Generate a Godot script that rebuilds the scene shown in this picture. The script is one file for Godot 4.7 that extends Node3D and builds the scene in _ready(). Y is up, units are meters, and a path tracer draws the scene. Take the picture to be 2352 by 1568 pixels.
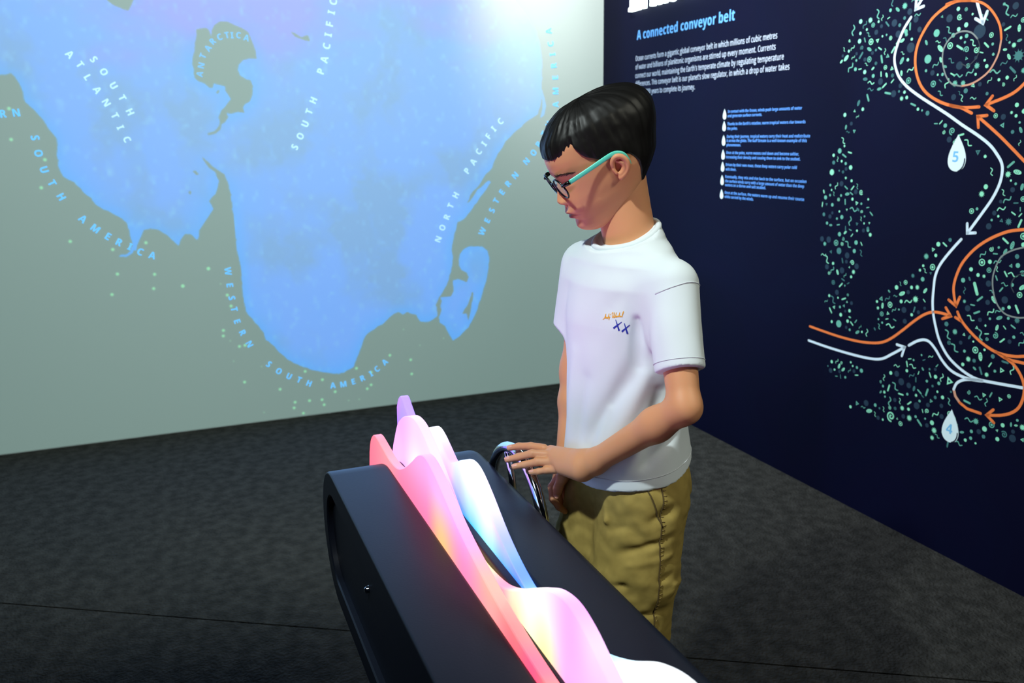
extends Node3D
# A museum room: grey wall with a projected ocean map, navy wall with printed currents, a console of glowing waves, a boy at its hand wheel.

const WALL_Z := -4.45
const WALL_X := 2.33
const TOP := 0.75
const SCREEN := Rect2(-1.6, 0.004, 3.882, 2.446)   # projected picture on the grey wall: x, y, width, height

const NAVY_TURN := Transform3D(Vector3(0.99979, 0, -0.02072), Vector3(0, 1, 0), Vector3(0.02072, 0, 0.99979), Vector3(2.34 - 0.99979 * 2.33 + 0.02072 * 1.7, 0, -1.7 + 0.02072 * 2.33 + 0.99979 * 1.7))   # the navy wall stands about a degree out of square

var rng := RandomNumberGenerator.new()
var bold: SystemFont
var plain_font: SystemFont

func _ready() -> void:
	rng.seed = 7
	setup_camera_and_light()
	build_room()
	build_projection()
	build_printed_wall()
	build_console()
	build_person()

# ------------------------------------------------------------------ camera, sky, lamps
func setup_camera_and_light() -> void:
	var cam := Camera3D.new()
	cam.name = "camera"
	cam.near = 0.05
	cam.far = 60.0
	var lens := CameraAttributesPhysical.new()
	lens.frustum_focal_length = 30.55
	lens.frustum_focus_distance = 1.62
	lens.exposure_aperture = 6.3
	lens.frustum_near = 0.05
	lens.frustum_far = 60.0
	cam.attributes = lens
	cam.fov = 42.89
	add_child(cam)
	cam.transform = Transform3D(Basis(Vector3.UP, -0.36870794) * Basis(Vector3.RIGHT, -0.23403606) * Basis(Vector3.BACK, -0.01739949), Vector3(0, 1.42, 0))
	cam.current = true
	var we := WorldEnvironment.new()
	we.name = "surroundings"
	var e := Environment.new()
	e.background_mode = Environment.BG_COLOR
	e.background_color = Color(0.02, 0.02, 0.025)
	e.tonemap_mode = Environment.TONE_MAPPER_LINEAR
	e.tonemap_exposure = 1.0
	e.sdfgi_enabled = true
	e.ssao_enabled = true
	e.ssil_enabled = true
	we.environment = e
	add_child(we)
	# lamps: energies are tuned together with the exposure above
	spot_lamp("black ceiling spotlight over the open floor aimed at the person", Vector3(-0.62, 2.86, -0.72), Vector3(0.74, 1.15, -1.36), 27.0, 5.0, Color(0.95, 1.0, 0.99), 0.05)
	spot_lamp("black ceiling spotlight by the corner aimed at the grey wall", Vector3(1.62, 2.9, -3.5), Vector3(2.06, 2.14, -4.45), 36.0, 3.0, Color(1.0, 0.97, 0.97), 0.05)
	spot_lamp("black ceiling spotlight in front of the navy wall", Vector3(0.9, 2.9, -2.9), Vector3(2.33, 1.55, -2.6), 50.0, 7.2, Color(0.95, 0.98, 1.0), 0.08)
	spot_lamp("black ceiling spotlight near the navy wall aimed at the person's back", Vector3(1.9, 2.86, 0.5), Vector3(0.85, 0.9, -1.35), 24.0, 2.6, Color(1.0, 1.0, 0.92), 0.12)
	projector(Vector3(0.5, 2.8, -1.6), Vector3(0.6, 1.0, -4.45), 52.0, 7.3, Color(0.92, 1.0, 0.995))

func aim(n: Node3D, at: Vector3, to: Vector3) -> void:
	n.transform = Transform3D(Basis.looking_at((to - at).normalized(), Vector3.UP), at)

func spot_lamp(label: String, at: Vector3, to: Vector3, angle: float, energy: float, color: Color, size: float) -> void:
	var t := thing("ceiling_spotlight", label, "spotlight")
	aim(t, at, to)
	var black := mat(Color(0.03, 0.03, 0.03), 0.5)
	part("housing", lathe([[0.0, 0.0], [0.035, 0.0], [0.045, 0.01], [0.045, 0.12], [0.042, 0.125], [0.038, 0.125], [0.036, 0.03], [0.0, 0.03]], 32, Vector3.FORWARD), black, t)
	var glow := mat(color, 0.5)
	glow.emission_enabled = true
	glow.emission = color
	glow.emission_energy_multiplier = 2.0
	part("lamp_lens", lathe([[0.0, 0.031], [0.034, 0.031], [0.034, 0.034], [0.0, 0.034]], 32, Vector3.FORWARD), glow, t)
	var stem := MeshInstance3D.new()
	stem.mesh = tube([Vector3(0, 0.03, 0.0), t.transform.affine_inverse() * Vector3(at.x, 2.995, at.z)], 0.012, 10)
	stem.material_override = black
	stem.name = "stem"
	t.add_child(stem, true)
	var l := SpotLight3D.new()
	l.name = "spotlight_beam"
	l.spot_angle = angle
	l.spot_angle_attenuation = 1.0
	l.spot_range = 12.0
	l.spot_attenuation = 2.0
	l.light_energy = energy
	l.light_color = color
	l.light_size = size
	l.shadow_enabled = true
	l.position = Vector3(0, 0, -0.14)
	t.add_child(l)

func projector(at: Vector3, to: Vector3, angle: float, energy: float, color: Color) -> void:
	var t := thing("ceiling_projector", "white projector hanging from the ceiling facing the grey wall", "projector")
	aim(t, at, to)
	var white := mat(Color(0.75, 0.75, 0.75), 0.5)
	part("case", rounded_box(Vector3(0.34, 0.11, 0.3), 0.02), white, t)
	var glow := mat(color, 0.3)
	glow.emission_enabled = true
	glow.emission = color
	glow.emission_energy_multiplier = 2.0
	part("lamp_lens", lathe([[0.0, 0.16], [0.03, 0.158], [0.034, 0.145], [0.034, 0.14]], 24, Vector3.FORWARD), glow, t)
	var stem := MeshInstance3D.new()
	stem.mesh = tube([Vector3(0, 0.05, 0.0), t.transform.affine_inverse() * Vector3(at.x, 2.995, at.z)], 0.015, 10)
	stem.material_override = white
	stem.name = "ceiling_stem"
	t.add_child(stem, true)
	var l := SpotLight3D.new()
	l.name = "projector_beam"
	l.spot_angle = angle
	l.spot_angle_attenuation = 0.6
	l.spot_range = 14.0
	l.spot_attenuation = 2.0
	l.light_energy = energy
	l.light_color = color
	l.light_size = 0.06
	l.shadow_enabled = true
	l.position = Vector3(0, 0, -0.19)
	t.add_child(l)

# ------------------------------------------------------------------ helpers
func mat(c: Color, rough := 0.6, metal := 0.0) -> StandardMaterial3D:
	var m := StandardMaterial3D.new()
	m.albedo_color = c
	m.roughness = rough
	m.metallic = metal
	return m

var taken := {}
func numbered(called: String) -> String:
	var n: int = taken.get(called, -1) + 1
	taken[called] = n
	return called if n == 0 else "%s_%03d" % [called, n]

func thing(called: String, label: String, category: String, group := "") -> Node3D:
	var o := Node3D.new()
	o.name = numbered(called)
	o.set_meta("label", label)
	o.set_meta("category", category)
	if group:
		o.set_meta("group", group)
	add_child(o)
	return o

func part(called: String, mesh: Mesh, m: Material, parent: Node = self, label := "") -> MeshInstance3D:
	var o := MeshInstance3D.new()
	o.name = called
	o.mesh = mesh
	o.material_override = m
	if label:
		o.set_meta("label", label)
	parent.add_child(o, true)
	return o

func structure(called: String, mesh: Mesh, m: Material, label: String, category: String) -> MeshInstance3D:
	var o := part(called, mesh, m, self, label)
	o.set_meta("kind", "structure")
	o.set_meta("category", category)
	return o

func new_st() -> SurfaceTool:
	var st := SurfaceTool.new()
	st.begin(Mesh.PRIMITIVE_TRIANGLES)
	st.set_smooth_group(-1)
	return st

func quad(st: SurfaceTool, a: Vector3, b: Vector3, c: Vector3, d: Vector3) -> void:   # clockwise seen from the front
	st.add_vertex(a); st.add_vertex(b); st.add_vertex(c)
	st.add_vertex(a); st.add_vertex(c); st.add_vertex(d)

func grid_mesh(rows: Array, closed_u: bool, closed_v: bool, flip := false, uvs := false) -> ArrayMesh:
	# rows: array of PackedVector3Array of one length; smooth shaded
	var st := new_st()
	st.set_smooth_group(0)
	add_grid(st, rows, closed_u, closed_v, flip)
	st.generate_normals()
	return st.commit()

func add_grid(st: SurfaceTool, rows: Array, closed_u: bool, closed_v: bool, flip := false) -> void:
	var nr := rows.size()
	var nc: int = rows[0].size()
	for i in (nr if closed_v else nr - 1):
		var r0: PackedVector3Array = rows[i]
		var r1: PackedVector3Array = rows[(i + 1) % nr]
		for j in (nc if closed_u else nc - 1):
			var k := (j + 1) % nc
			if flip:
				quad(st, r0[j], r0[k], r1[k], r1[j])
			else:
				quad(st, r0[j], r1[j], r1[k], r0[k])

func box_mesh(lo: Vector3, hi: Vector3) -> ArrayMesh:
	var b := BoxMesh.new()
	b.size = hi - lo
	var st := SurfaceTool.new()
	st.append_from(b, 0, Transform3D(Basis(), (lo + hi) / 2.0))
	return st.commit()

func rounded_box(size: Vector3, r: float) -> ArrayMesh:
	# rounded outline in x/y, extruded along z with a small chamfer
	var rows := []
	for s in [[-size.z / 2, r * 0.6], [-size.z / 2 + r * 0.6, 0.0], [size.z / 2 - r * 0.6, 0.0], [size.z / 2, r * 0.6]]:
		rows.append(rounded_rect(size.x - 2 * s[1], size.y - 2 * s[1], r, s[0]))
	var st := new_st()
	st.set_smooth_group(-1)
	add_grid(st, rows, true, false)
	for e in [0, 3]:
		var ring: PackedVector3Array = rows[e]
		var c := Vector3(0, 0, ring[0].z)
		for j in ring.size():
			var k := (j + 1) % ring.size()
			if e == 0:
				st.add_vertex(c); st.add_vertex(ring[j]); st.add_vertex(ring[k])
			else:
				st.add_vertex(c); st.add_vertex(ring[k]); st.add_vertex(ring[j])
	st.generate_normals()
	return st.commit()

func rounded_rect(w: float, h: float, r: float, z: float) -> PackedVector3Array:
	var out := PackedVector3Array()
	for q in 4:
		var cx := (w / 2 - r) * (1 if q in [0, 3] else -1)
		var cy := (h / 2 - r) * (1 if q in [0, 1] else -1)
		for k in 7:
			var a := (q + k / 6.0) * PI / 2
			out.append(Vector3(cx + cos(a) * r, cy + sin(a) * r, z))
	return out

func lathe(profile: Array, n: int, axis := Vector3.UP) -> ArrayMesh:
	# profile: [radius, distance along axis]
	var turn := Basis(Quaternion(Vector3.UP, axis)) if not axis.is_equal_approx(Vector3.DOWN) else Basis(Vector3.RIGHT, PI)
	var st := new_st()
	for i in profile.size() - 1:
		st.set_smooth_group(i)
		for j in n:
			var a0 := TAU * j / n
			var a1 := TAU * (j + 1) / n
			var p := []
			for q in [[i, a0], [i + 1, a0], [i + 1, a1], [i, a1]]:
				var r: float = profile[q[0]][0]
				p.append(turn * Vector3(cos(q[1]) * r, profile[q[0]][1], sin(q[1]) * r))
			quad(st, p[0], p[1], p[2], p[3])
	st.generate_normals()
	return st.commit()

func tube(path: Array, r, n := 10, closed := false) -> ArrayMesh:
	var st := new_st()
	st.set_smooth_group(0)
	add_tube(st, path, r, n, closed)
	st.generate_normals()
	return st.commit()

func add_tube(st: SurfaceTool, path: Array, r, n := 10, closed := false) -> void:
	var rows := []
	var m := path.size()
	var side := Vector3.ZERO
	for i in m:
		var a: Vector3 = path[(i - 1 + m) % m] if (closed or i > 0) else path[0]
		var b: Vector3 = path[(i + 1) % m] if (closed or i < m - 1) else path[m - 1]
		var t := (b - a).normalized()
		if side == Vector3.ZERO:
			side = t.cross(Vector3.UP if absf(t.y) < 0.9 else Vector3.RIGHT).normalized()
		side = (side - t * side.dot(t)).normalized()
		var up := side.cross(t)
		var rad: float = r[i] if r is Array else r
		var ring := PackedVector3Array()
		for j in n:
			var ang := TAU * j / n
			ring.append(path[i] + (side * cos(ang) + up * sin(ang)) * rad)
		rows.append(ring)
	add_grid(st, rows, true, closed, true)
	if not closed:
		for e in [0, m - 1]:
			var ring: PackedVector3Array = rows[e]
			for j in n:
				var k := (j + 1) % n
				if e == 0:
					st.add_vertex(path[0]); st.add_vertex(ring[k]); st.add_vertex(ring[j])
				else:
					st.add_vertex(path[e]); st.add_vertex(ring[j]); st.add_vertex(ring[k])

func smooth_path(p: Array, steps := 6) -> Array:
	# Catmull-Rom through points (Vector2 or Vector3)
	var out := []
	var n := p.size()
	for i in n - 1:
		var a = p[maxi(i - 1, 0)]
		var b = p[i]
		var c = p[i + 1]
		var d = p[mini(i + 2, n - 1)]
		for k in steps:
			var t := k / float(steps)
			out.append(b.cubic_interpolate(c, a, d, t))
	out.append(p[n - 1])
	return out

func pairs(a: Array) -> Array:
	var out := []
	for i in range(0, a.size(), 2):
		out.append(Vector2(a[i], a[i + 1]))
	return out

func fonts() -> void:
	bold = SystemFont.new()
	bold.font_names = PackedStringArray(["Droid Sans"])
	bold.font_weight = 700
	plain_font = SystemFont.new()
	plain_font.font_names = PackedStringArray(["Droid Sans"])

var text_cache := {}
func add_text(st: SurfaceTool, text: String, font: Font, place: Transform3D, height: float, width := 0.0, centred := false, depth := 0.0) -> void:
	# letters lie in x/y of place, their baseline at its origin; height is the font's em, width squeezes the line to a length
	var key := text + str(font.get_instance_id()) + str(depth / height)
	if not text_cache.has(key):
		var tm := TextMesh.new()
		tm.text = text
		tm.font = font
		tm.font_size = 64
		tm.pixel_size = 1.0 / 64.0
		tm.depth = depth / height
		tm.curve_step = 1.0
		tm.horizontal_alignment = HORIZONTAL_ALIGNMENT_LEFT
		tm.vertical_alignment = VERTICAL_ALIGNMENT_BOTTOM
		text_cache[key] = [tm, tm.get_aabb()]
	var tm: TextMesh = text_cache[key][0]
	var box: AABB = text_cache[key][1]
	var sx := height if width == 0.0 else width / box.size.x
	var origin := Vector3(box.position.x + (box.size.x / 2 if centred else 0.0), box.position.y + (box.size.y / 2 if centred else 0.235), 0)
	if not centred:
		origin.y = baseline(font)
	st.append_from(tm, 0, place * Transform3D(Basis().scaled(Vector3(sx, height, height)), Vector3(-origin.x * sx, -origin.y * height, 0)))

var base_cache := {}
func baseline(font: Font) -> float:
	if not base_cache.has(font):
		var tm := TextMesh.new()
		tm.text = "H"
		tm.font = font
		tm.font_size = 64
		tm.pixel_size = 1.0 / 64.0
		tm.depth = 0.0
		tm.vertical_alignment = VERTICAL_ALIGNMENT_BOTTOM
		base_cache[font] = tm.get_aabb().position.y
	return base_cache[font]

func noise_texture(size: int, freq: float, seed_: int, lo: Color, hi: Color, octaves := 4) -> NoiseTexture2D:
	var n := FastNoiseLite.new()
	n.noise_type = FastNoiseLite.TYPE_SIMPLEX_SMOOTH
	n.frequency = freq
	n.seed = seed_
	n.fractal_octaves = octaves
	var t := NoiseTexture2D.new()
	t.width = size
	t.height = size
	t.seamless = true
	t.noise = n
	var g := Gradient.new()
	g.set_color(0, lo)
	g.set_color(1, hi)
	t.color_ramp = g
	return t

# ------------------------------------------------------------------ the room
func build_room() -> void:
	fonts()
	var back_x := -3.2
	var back_z := 2.6
	var high := 3.0
	# carpet strips two metres wide, laid slanting; a narrow open joint between them
	var sub := structure("floor", box_mesh(Vector3(back_x, -0.12, WALL_Z), Vector3(WALL_X + 0.1, -0.014, back_z)), mat(Color(0.03, 0.03, 0.03), 0.95), "charcoal carpet floor laid in wide slanting strips", "floor")
	var cm := mat(Color(1, 1, 1), 0.97)
	cm.albedo_texture = noise_texture(512, 0.02, 3, Color(0.152, 0.149, 0.139), Color(0.25, 0.245, 0.231), 5)
	cm.uv1_triplanar = true
	cm.uv1_world_triplanar = true
	cm.uv1_scale = Vector3(1.6, 1.6, 1.6)
	cm.metallic_specular = 0.2
	cm.heightmap_enabled = true
	cm.heightmap_texture = noise_texture(512, 0.09, 5, Color.BLACK, Color.WHITE, 3)
	cm.heightmap_scale = 0.5
	var dir := Vector2(0.859, 0.512)
	var nrm := Vector2(-0.512, 0.859)
	var room := PackedVector2Array([Vector2(back_x, WALL_Z), Vector2(WALL_X + 0.1, WALL_Z), Vector2(WALL_X + 0.1, back_z), Vector2(back_x, back_z)])
	for k in range(-3, 4):
		var d0 := -2.188 + k * 1.98 + 0.003
		var d1 := d0 + 1.98 - 0.006
		var strip := PackedVector2Array([dir * -9 + nrm * d0, dir * 9 + nrm * d0, dir * 9 + nrm * d1, dir * -9 + nrm * d1])
		for poly in Geometry2D.intersect_polygons(strip, room):
			var st := new_st()
			var tri := Geometry2D.triangulate_polygon(poly)
			st.set_smooth_group(-1)
			for i in range(0, tri.size(), 3):
				var p := []
				for q in 3:
					var v: Vector2 = poly[tri[i + q]]
					p.append(Vector3(v.x, 0, v.y))
				if (p[1] - p[0]).cross(p[2] - p[0]).y > 0:
					p.reverse()
				for v in p:
					st.add_vertex(v)
			for i in poly.size():
				var a: Vector2 = poly[i]
				var b: Vector2 = poly[(i + 1) % poly.size()]
				quad(st, Vector3(a.x, 0, a.y), Vector3(b.x, 0, b.y), Vector3(b.x, -0.014, b.y), Vector3(a.x, -0.014, a.y))
			st.generate_normals()
			part("carpet_strip", st.commit(), cm, sub)
	var grey := mat(Color(0.74, 0.775, 0.765), 0.85)
	grey.metallic_specular = 0.3
	structure("wall_left", box_mesh(Vector3(back_x, -0.12, WALL_Z - 0.12), Vector3(WALL_X + 0.12, high, WALL_Z)), grey, "pale grey wall carrying the projected ocean map", "wall")
	var navy := mat(Color(1, 1, 1), 0.62)
	navy.albedo_texture = noise_texture(256, 0.004, 11, Color(0.034, 0.04, 0.125), Color(0.046, 0.052, 0.16), 3)
	navy.uv1_triplanar = true
	navy.uv1_world_triplanar = true
	navy.uv1_scale = Vector3(0.6, 0.6, 0.6)
	navy.metallic_specular = 0.18
	structure("wall_right", box_mesh(Vector3(WALL_X, -0.12, WALL_Z - 0.1), Vector3(WALL_X + 0.12, high, back_z + 0.1)), navy, "dark navy wall printed with ocean currents", "wall").transform = NAVY_TURN
	var dark := mat(Color(0.16, 0.17, 0.19), 0.9)
	structure("wall_back", box_mesh(Vector3(back_x - 0.12, -0.12, back_z), Vector3(WALL_X + 0.12, high, back_z + 0.12)), dark, "dark grey wall behind the open floor", "wall")
	structure("wall_far", box_mesh(Vector3(back_x - 0.12, -0.12, WALL_Z - 0.12), Vector3(back_x, high, back_z)), dark, "dark grey wall facing the navy wall", "wall")
	structure("ceiling", box_mesh(Vector3(back_x - 0.12, high, WALL_Z - 0.12), Vector3(WALL_X + 0.12, high + 0.12, back_z + 0.12)), mat(Color(0.1, 0.1, 0.11), 0.9), "black painted ceiling", "ceiling")

# ------------------------------------------------------------------ the projected map
func fill_polygon(im: Image, poly: Array, c: Color, scale: float) -> void:
	# poly in metres on the wall; scan lines, native spans
	var pts := []
	var lo := 1e9
	var hi := -1e9
	for p in poly:
		var q := Vector2((p.x - SCREEN.position.x) * scale, (SCREEN.end.y - p.y) * scale)
		pts.append(q)
		lo = minf(lo, q.y)
		hi = maxf(hi, q.y)
	for y in range(maxi(0, int(lo)), mini(im.get_height(), int(hi) + 1)):
		var yc := y + 0.5
		var xs := []
		for i in pts.size():
			var a: Vector2 = pts[i]
			var b: Vector2 = pts[(i + 1) % pts.size()]
			if (a.y <= yc) != (b.y <= yc):
				xs.append(a.x + (b.x - a.x) * (yc - a.y) / (b.y - a.y))
		xs.sort()
		for i in range(0, xs.size() - 1, 2):
			var x0 := maxi(0, roundi(xs[i]))
			var x1 := mini(im.get_width(), roundi(xs[i + 1]))
			if x1 > x0:
				im.fill_rect(Rect2i(x0, y, x1 - x0, 1), c)

func rough_coast(p: Array, amount: float) -> Array:
	# adds small irregular inlets between traced points
	var out := []
	for i in p.size():
		var a: Vector2 = p[i]
		var b: Vector2 = p[(i + 1) % p.size()]
		out.append(a)
		var n := int(a.distance_to(b) / 0.018)
		var side := (b - a).orthogonal().normalized()
		for k in range(1, n):
			out.append(a.lerp(b, k / float(n)) + side * rng.randf_range(-amount, amount))
	return out

func build_projection() -> void:
	var ppm := 420.0
	var w := int(SCREEN.size.x * ppm)
	var h := int(SCREEN.size.y * ppm)
	var mask := Image.create(w, h, false, Image.FORMAT_RGBA8)
	mask.fill(Color(0, 0, 0, 0))
	fill_polygon(mask, rough_coast(pairs(OCEAN), 0.003), Color.WHITE, ppm)
	for s in SEAS:
		fill_polygon(mask, rough_coast(pairs(s), 0.002), Color.WHITE, ppm)
	for l in LANDS:
		fill_polygon(mask, rough_coast(pairs(l), 0.003), Color(0, 0, 0, 0), ppm)
	# how near the coast: the mask shrunk and grown again
	var lw := w / 6
	var lh := h / 6
	var near := mask.duplicate()
	near.resize(w / 24, h / 24, Image.INTERPOLATE_LANCZOS)
	near.resize(lw, lh, Image.INTERPOLATE_CUBIC)
	var near2 := mask.duplicate()
	near2.resize(w / 64, h / 64, Image.INTERPOLATE_LANCZOS)
	near2.resize(lw, lh, Image.INTERPOLATE_CUBIC)
	var n1 := FastNoiseLite.new()
	n1.seed = 4
	n1.frequency = 2.2
	n1.fractal_octaves = 5
	var n2 := FastNoiseLite.new()
	n2.seed = 9
	n2.frequency = 9.0
	n2.fractal_octaves = 3
	var sea := Image.create(lw, lh, false, Image.FORMAT_RGBA8)
	var coast := Color(0.10, 0.60, 1.0)
	var deep := Color(0.33, 0.58, 0.98)
	var dull := Color(0.36, 0.56, 0.82)
	var violet := Color(0.52, 0.45, 0.98)
	for y in lh:
		for x in lw:
			var px := SCREEN.position.x + (x + 0.5) / lw * SCREEN.size.x
			var py := SCREEN.end.y - (y + 0.5) / lh * SCREEN.size.y
			var inland := clampf((near.get_pixel(x, y).a - 0.45) * 1.5, 0, 1) * 0.5 + clampf((near2.get_pixel(x, y).a - 0.5) * 1.7, 0, 1) * 0.5
			var patch := clampf(n1.get_noise_2d(px + n2.get_noise_2d(px, py) * 0.05, py * 0.7) * 1.9 + 0.35, 0, 1)
			var c := deep.lerp(dull, patch)
			c = coast.lerp(c, inland)
			c = c.lerp(violet, clampf((py - 1.72 + n1.get_noise_2d(px * 0.6 + 7, py) * 0.35 - absf(px - 0.5) * 0.12) * 2.2, 0, 0.75))
			c = c.lerp(Color(0.5, 0.8, 1.0), clampf(n2.get_noise_2d(px * 2.0 + 3, py * 1.3) - 0.28, 0, 1) * 0.9)
			c.a = 1.0
			sea.set_pixel(x, y, c)
	sea.resize(w, h, Image.INTERPOLATE_CUBIC)
	var picture := Image.create(w, h, false, Image.FORMAT_RGBA8)
	picture.fill(Color(0.36, 0.455, 0.43))
	# soft edge as a projector's: the mask at two thirds and back
	var soft := mask.duplicate()
	soft.resize(w * 2 / 5, h * 2 / 5, Image.INTERPOLATE_LANCZOS)
	soft.resize(w, h, Image.INTERPOLATE_CUBIC)
	var bytes: PackedByteArray = sea.get_data()
	var alpha: PackedByteArray = soft.get_data()
	for i in range(3, bytes.size(), 4):
		bytes[i] = alpha[i]
	sea.set_data(w, h, false, Image.FORMAT_RGBA8, bytes)
	picture.blend_rect(sea, Rect2i(0, 0, w, h), Vector2i.ZERO)
	for set_ in [[MAP_DOTS, Color(0.5, 0.86, 0.62), 0.0085], [MAP_DIM_DOTS, Color(0.45, 0.62, 0.52), 0.006]]:
		for p in pairs(set_[0]):
			var r: float = set_[2] * ppm
			var c := Vector2((p.x - SCREEN.position.x) * ppm, (SCREEN.end.y - p.y) * ppm)
			for y in range(int(c.y - r * 1.6), int(c.y + r * 1.6) + 1):
				for x in range(int(c.x - r * 1.6), int(c.x + r * 1.6) + 1):
					if x < 0 or y < 0 or x >= w or y >= h:
						continue
					var f := clampf(1.35 - Vector2(x, y).distance_to(c) / r, 0, 1)
					picture.set_pixel(x, y, picture.get_pixel(x, y).lerp(set_[1], f))
	var t := thing("projection_screen", "blue ocean map projected across the pale grey wall", "projection")
	t.position = Vector3(SCREEN.get_center().x, SCREEN.get_center().y, WALL_Z)
	var m := mat(Color(0.62, 0.655, 0.645), 0.85)
	m.metallic_specular = 0.3
	m.emission_enabled = true
	m.emission_texture = ImageTexture.create_from_image(picture)
	m.emission_operator = BaseMaterial3D.EMISSION_OP_MULTIPLY
	m.emission = Color.WHITE
	m.emission_energy_multiplier = 0.78
	var q := QuadMesh.new()
	q.size = SCREEN.size
	var face := part("screen_picture", q, m, t)
	face.position.z = 0.002
	var colors := {"w": [Color(0.8, 0.97, 1.0), 0.55], "b": [Color(0.40, 0.74, 1.0), 0.85], "k": [Color(0.5, 0.76, 0.98), 0.6]}
	for word in MAP_WORDS:
		var c := pairs(word[3])
		var lm := mat(colors[word[1]][0] * 0.9, 0.85)
		lm.emission_enabled = true
		lm.emission = colors[word[1]][0]
		lm.emission_energy_multiplier = colors[word[1]][1]
		for i in c.size():
			var st := new_st()
			var d: Vector2 = (c[mini(i + 1, c.size() - 1)] - c[maxi(i - 1, 0)]).normalized()
			var at: Vector2 = c[i] - SCREEN.get_center()
			add_text(st, word[0][i], bold, Transform3D(Basis(Vector3.BACK, d.angle()), Vector3(at.x, at.y, 0.004)), word[2] * 1.25, 0.0, true)
			part("screen_letter", st.commit(), lm, t)
	var glow := AreaLight3D.new()
	glow.name = "screen_light"
	glow.area_size = Vector2(3.4, 2.0)
	glow.light_color = Color(0.55, 0.74, 1.0)
	glow.light_energy = 2.4
	glow.shadow_enabled = true
	glow.area_range = 12.0
	glow.position = Vector3(0, 0.1, 0.03)
	glow.rotation.y = PI
	t.add_child(glow)

# ------------------------------------------------------------------ the printed wall
func on_wall(z: float, y: float, lift := 0.001) -> Vector3:
	return Vector3(WALL_X - lift, y, z)

func wall_frame(z: float, y: float, lift := 0.0004) -> Transform3D:
	# x of the frame runs towards +z, y up, z out of the wall (-x)
	return Transform3D(Basis(Vector3(0, 0, 1), Vector3.UP, Vector3(-1, 0, 0)), on_wall(z, y, lift))

func add_ribbon(st: SurfaceTool, p: Array, w: float, lift: float, round_ends := true) -> void:
	var n := p.size()
	var l := []
	var r := []
	for i in n:
		var d: Vector2 = (p[mini(i + 1, n - 1)] - p[maxi(i - 1, 0)]).normalized()
		var s := d.orthogonal() * w / 2
		if i > 0 and i < n - 1:
			var d0: Vector2 = (p[i] - p[i - 1]).normalized()
			s /= maxf(0.5, d0.dot(d))
		l.append(p[i] + s)
		r.append(p[i] - s)
	for i in n - 1:
		flat(st, [l[i], l[i + 1], r[i + 1], r[i]], lift)
	if round_ends:
		for e in [p[0], p[n - 1]]:
			add_disc(st, e, w / 2, w / 2, 0.0, lift, 8)

func flat(st: SurfaceTool, pts: Array, lift: float) -> void:
	# convex fan on the wall facing -x
	for i in range(1, pts.size() - 1):
		var a: Vector2 = pts[0]
		var b: Vector2 = pts[i]
		var c: Vector2 = pts[i + 1]
		if (b - a).cross(c - a) > 0:
			var s := b
			b = c
			c = s
		for v in [a, b, c]:
			st.set_normal(Vector3(-1, 0, 0))
			st.add_vertex(on_wall(v.x, v.y, lift))

func add_disc(st: SurfaceTool, c: Vector2, rx: float, ry: float, turn: float, lift: float, n := 12) -> void:
	var pts := []
	for i in n:
		var a := TAU * i / n
		pts.append(c + Vector2(cos(a) * rx, sin(a) * ry).rotated(turn))
	flat(st, pts, lift)

func drop_outline(tip: Vector2, bottom: Vector2, width: float, n := 28) -> Array:
	var axis := tip - bottom
	var side := axis.orthogonal().normalized()
	var out := []
	for i in n:
		var a := TAU * i / n
		var s := (1.0 - cos(a)) / 2.0          # 0 at the tip, 1 at the bottom
		var half := width * 0.5 * sin(a) * pow(sin(a / 2.0) , 1.25) * 1.14
		out.append(tip - axis * s + side * half)
	return out

func print_mat(c: Color) -> StandardMaterial3D:
	var m := mat(c, 0.6)
	m.metallic_specular = 0.2
	return m

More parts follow.
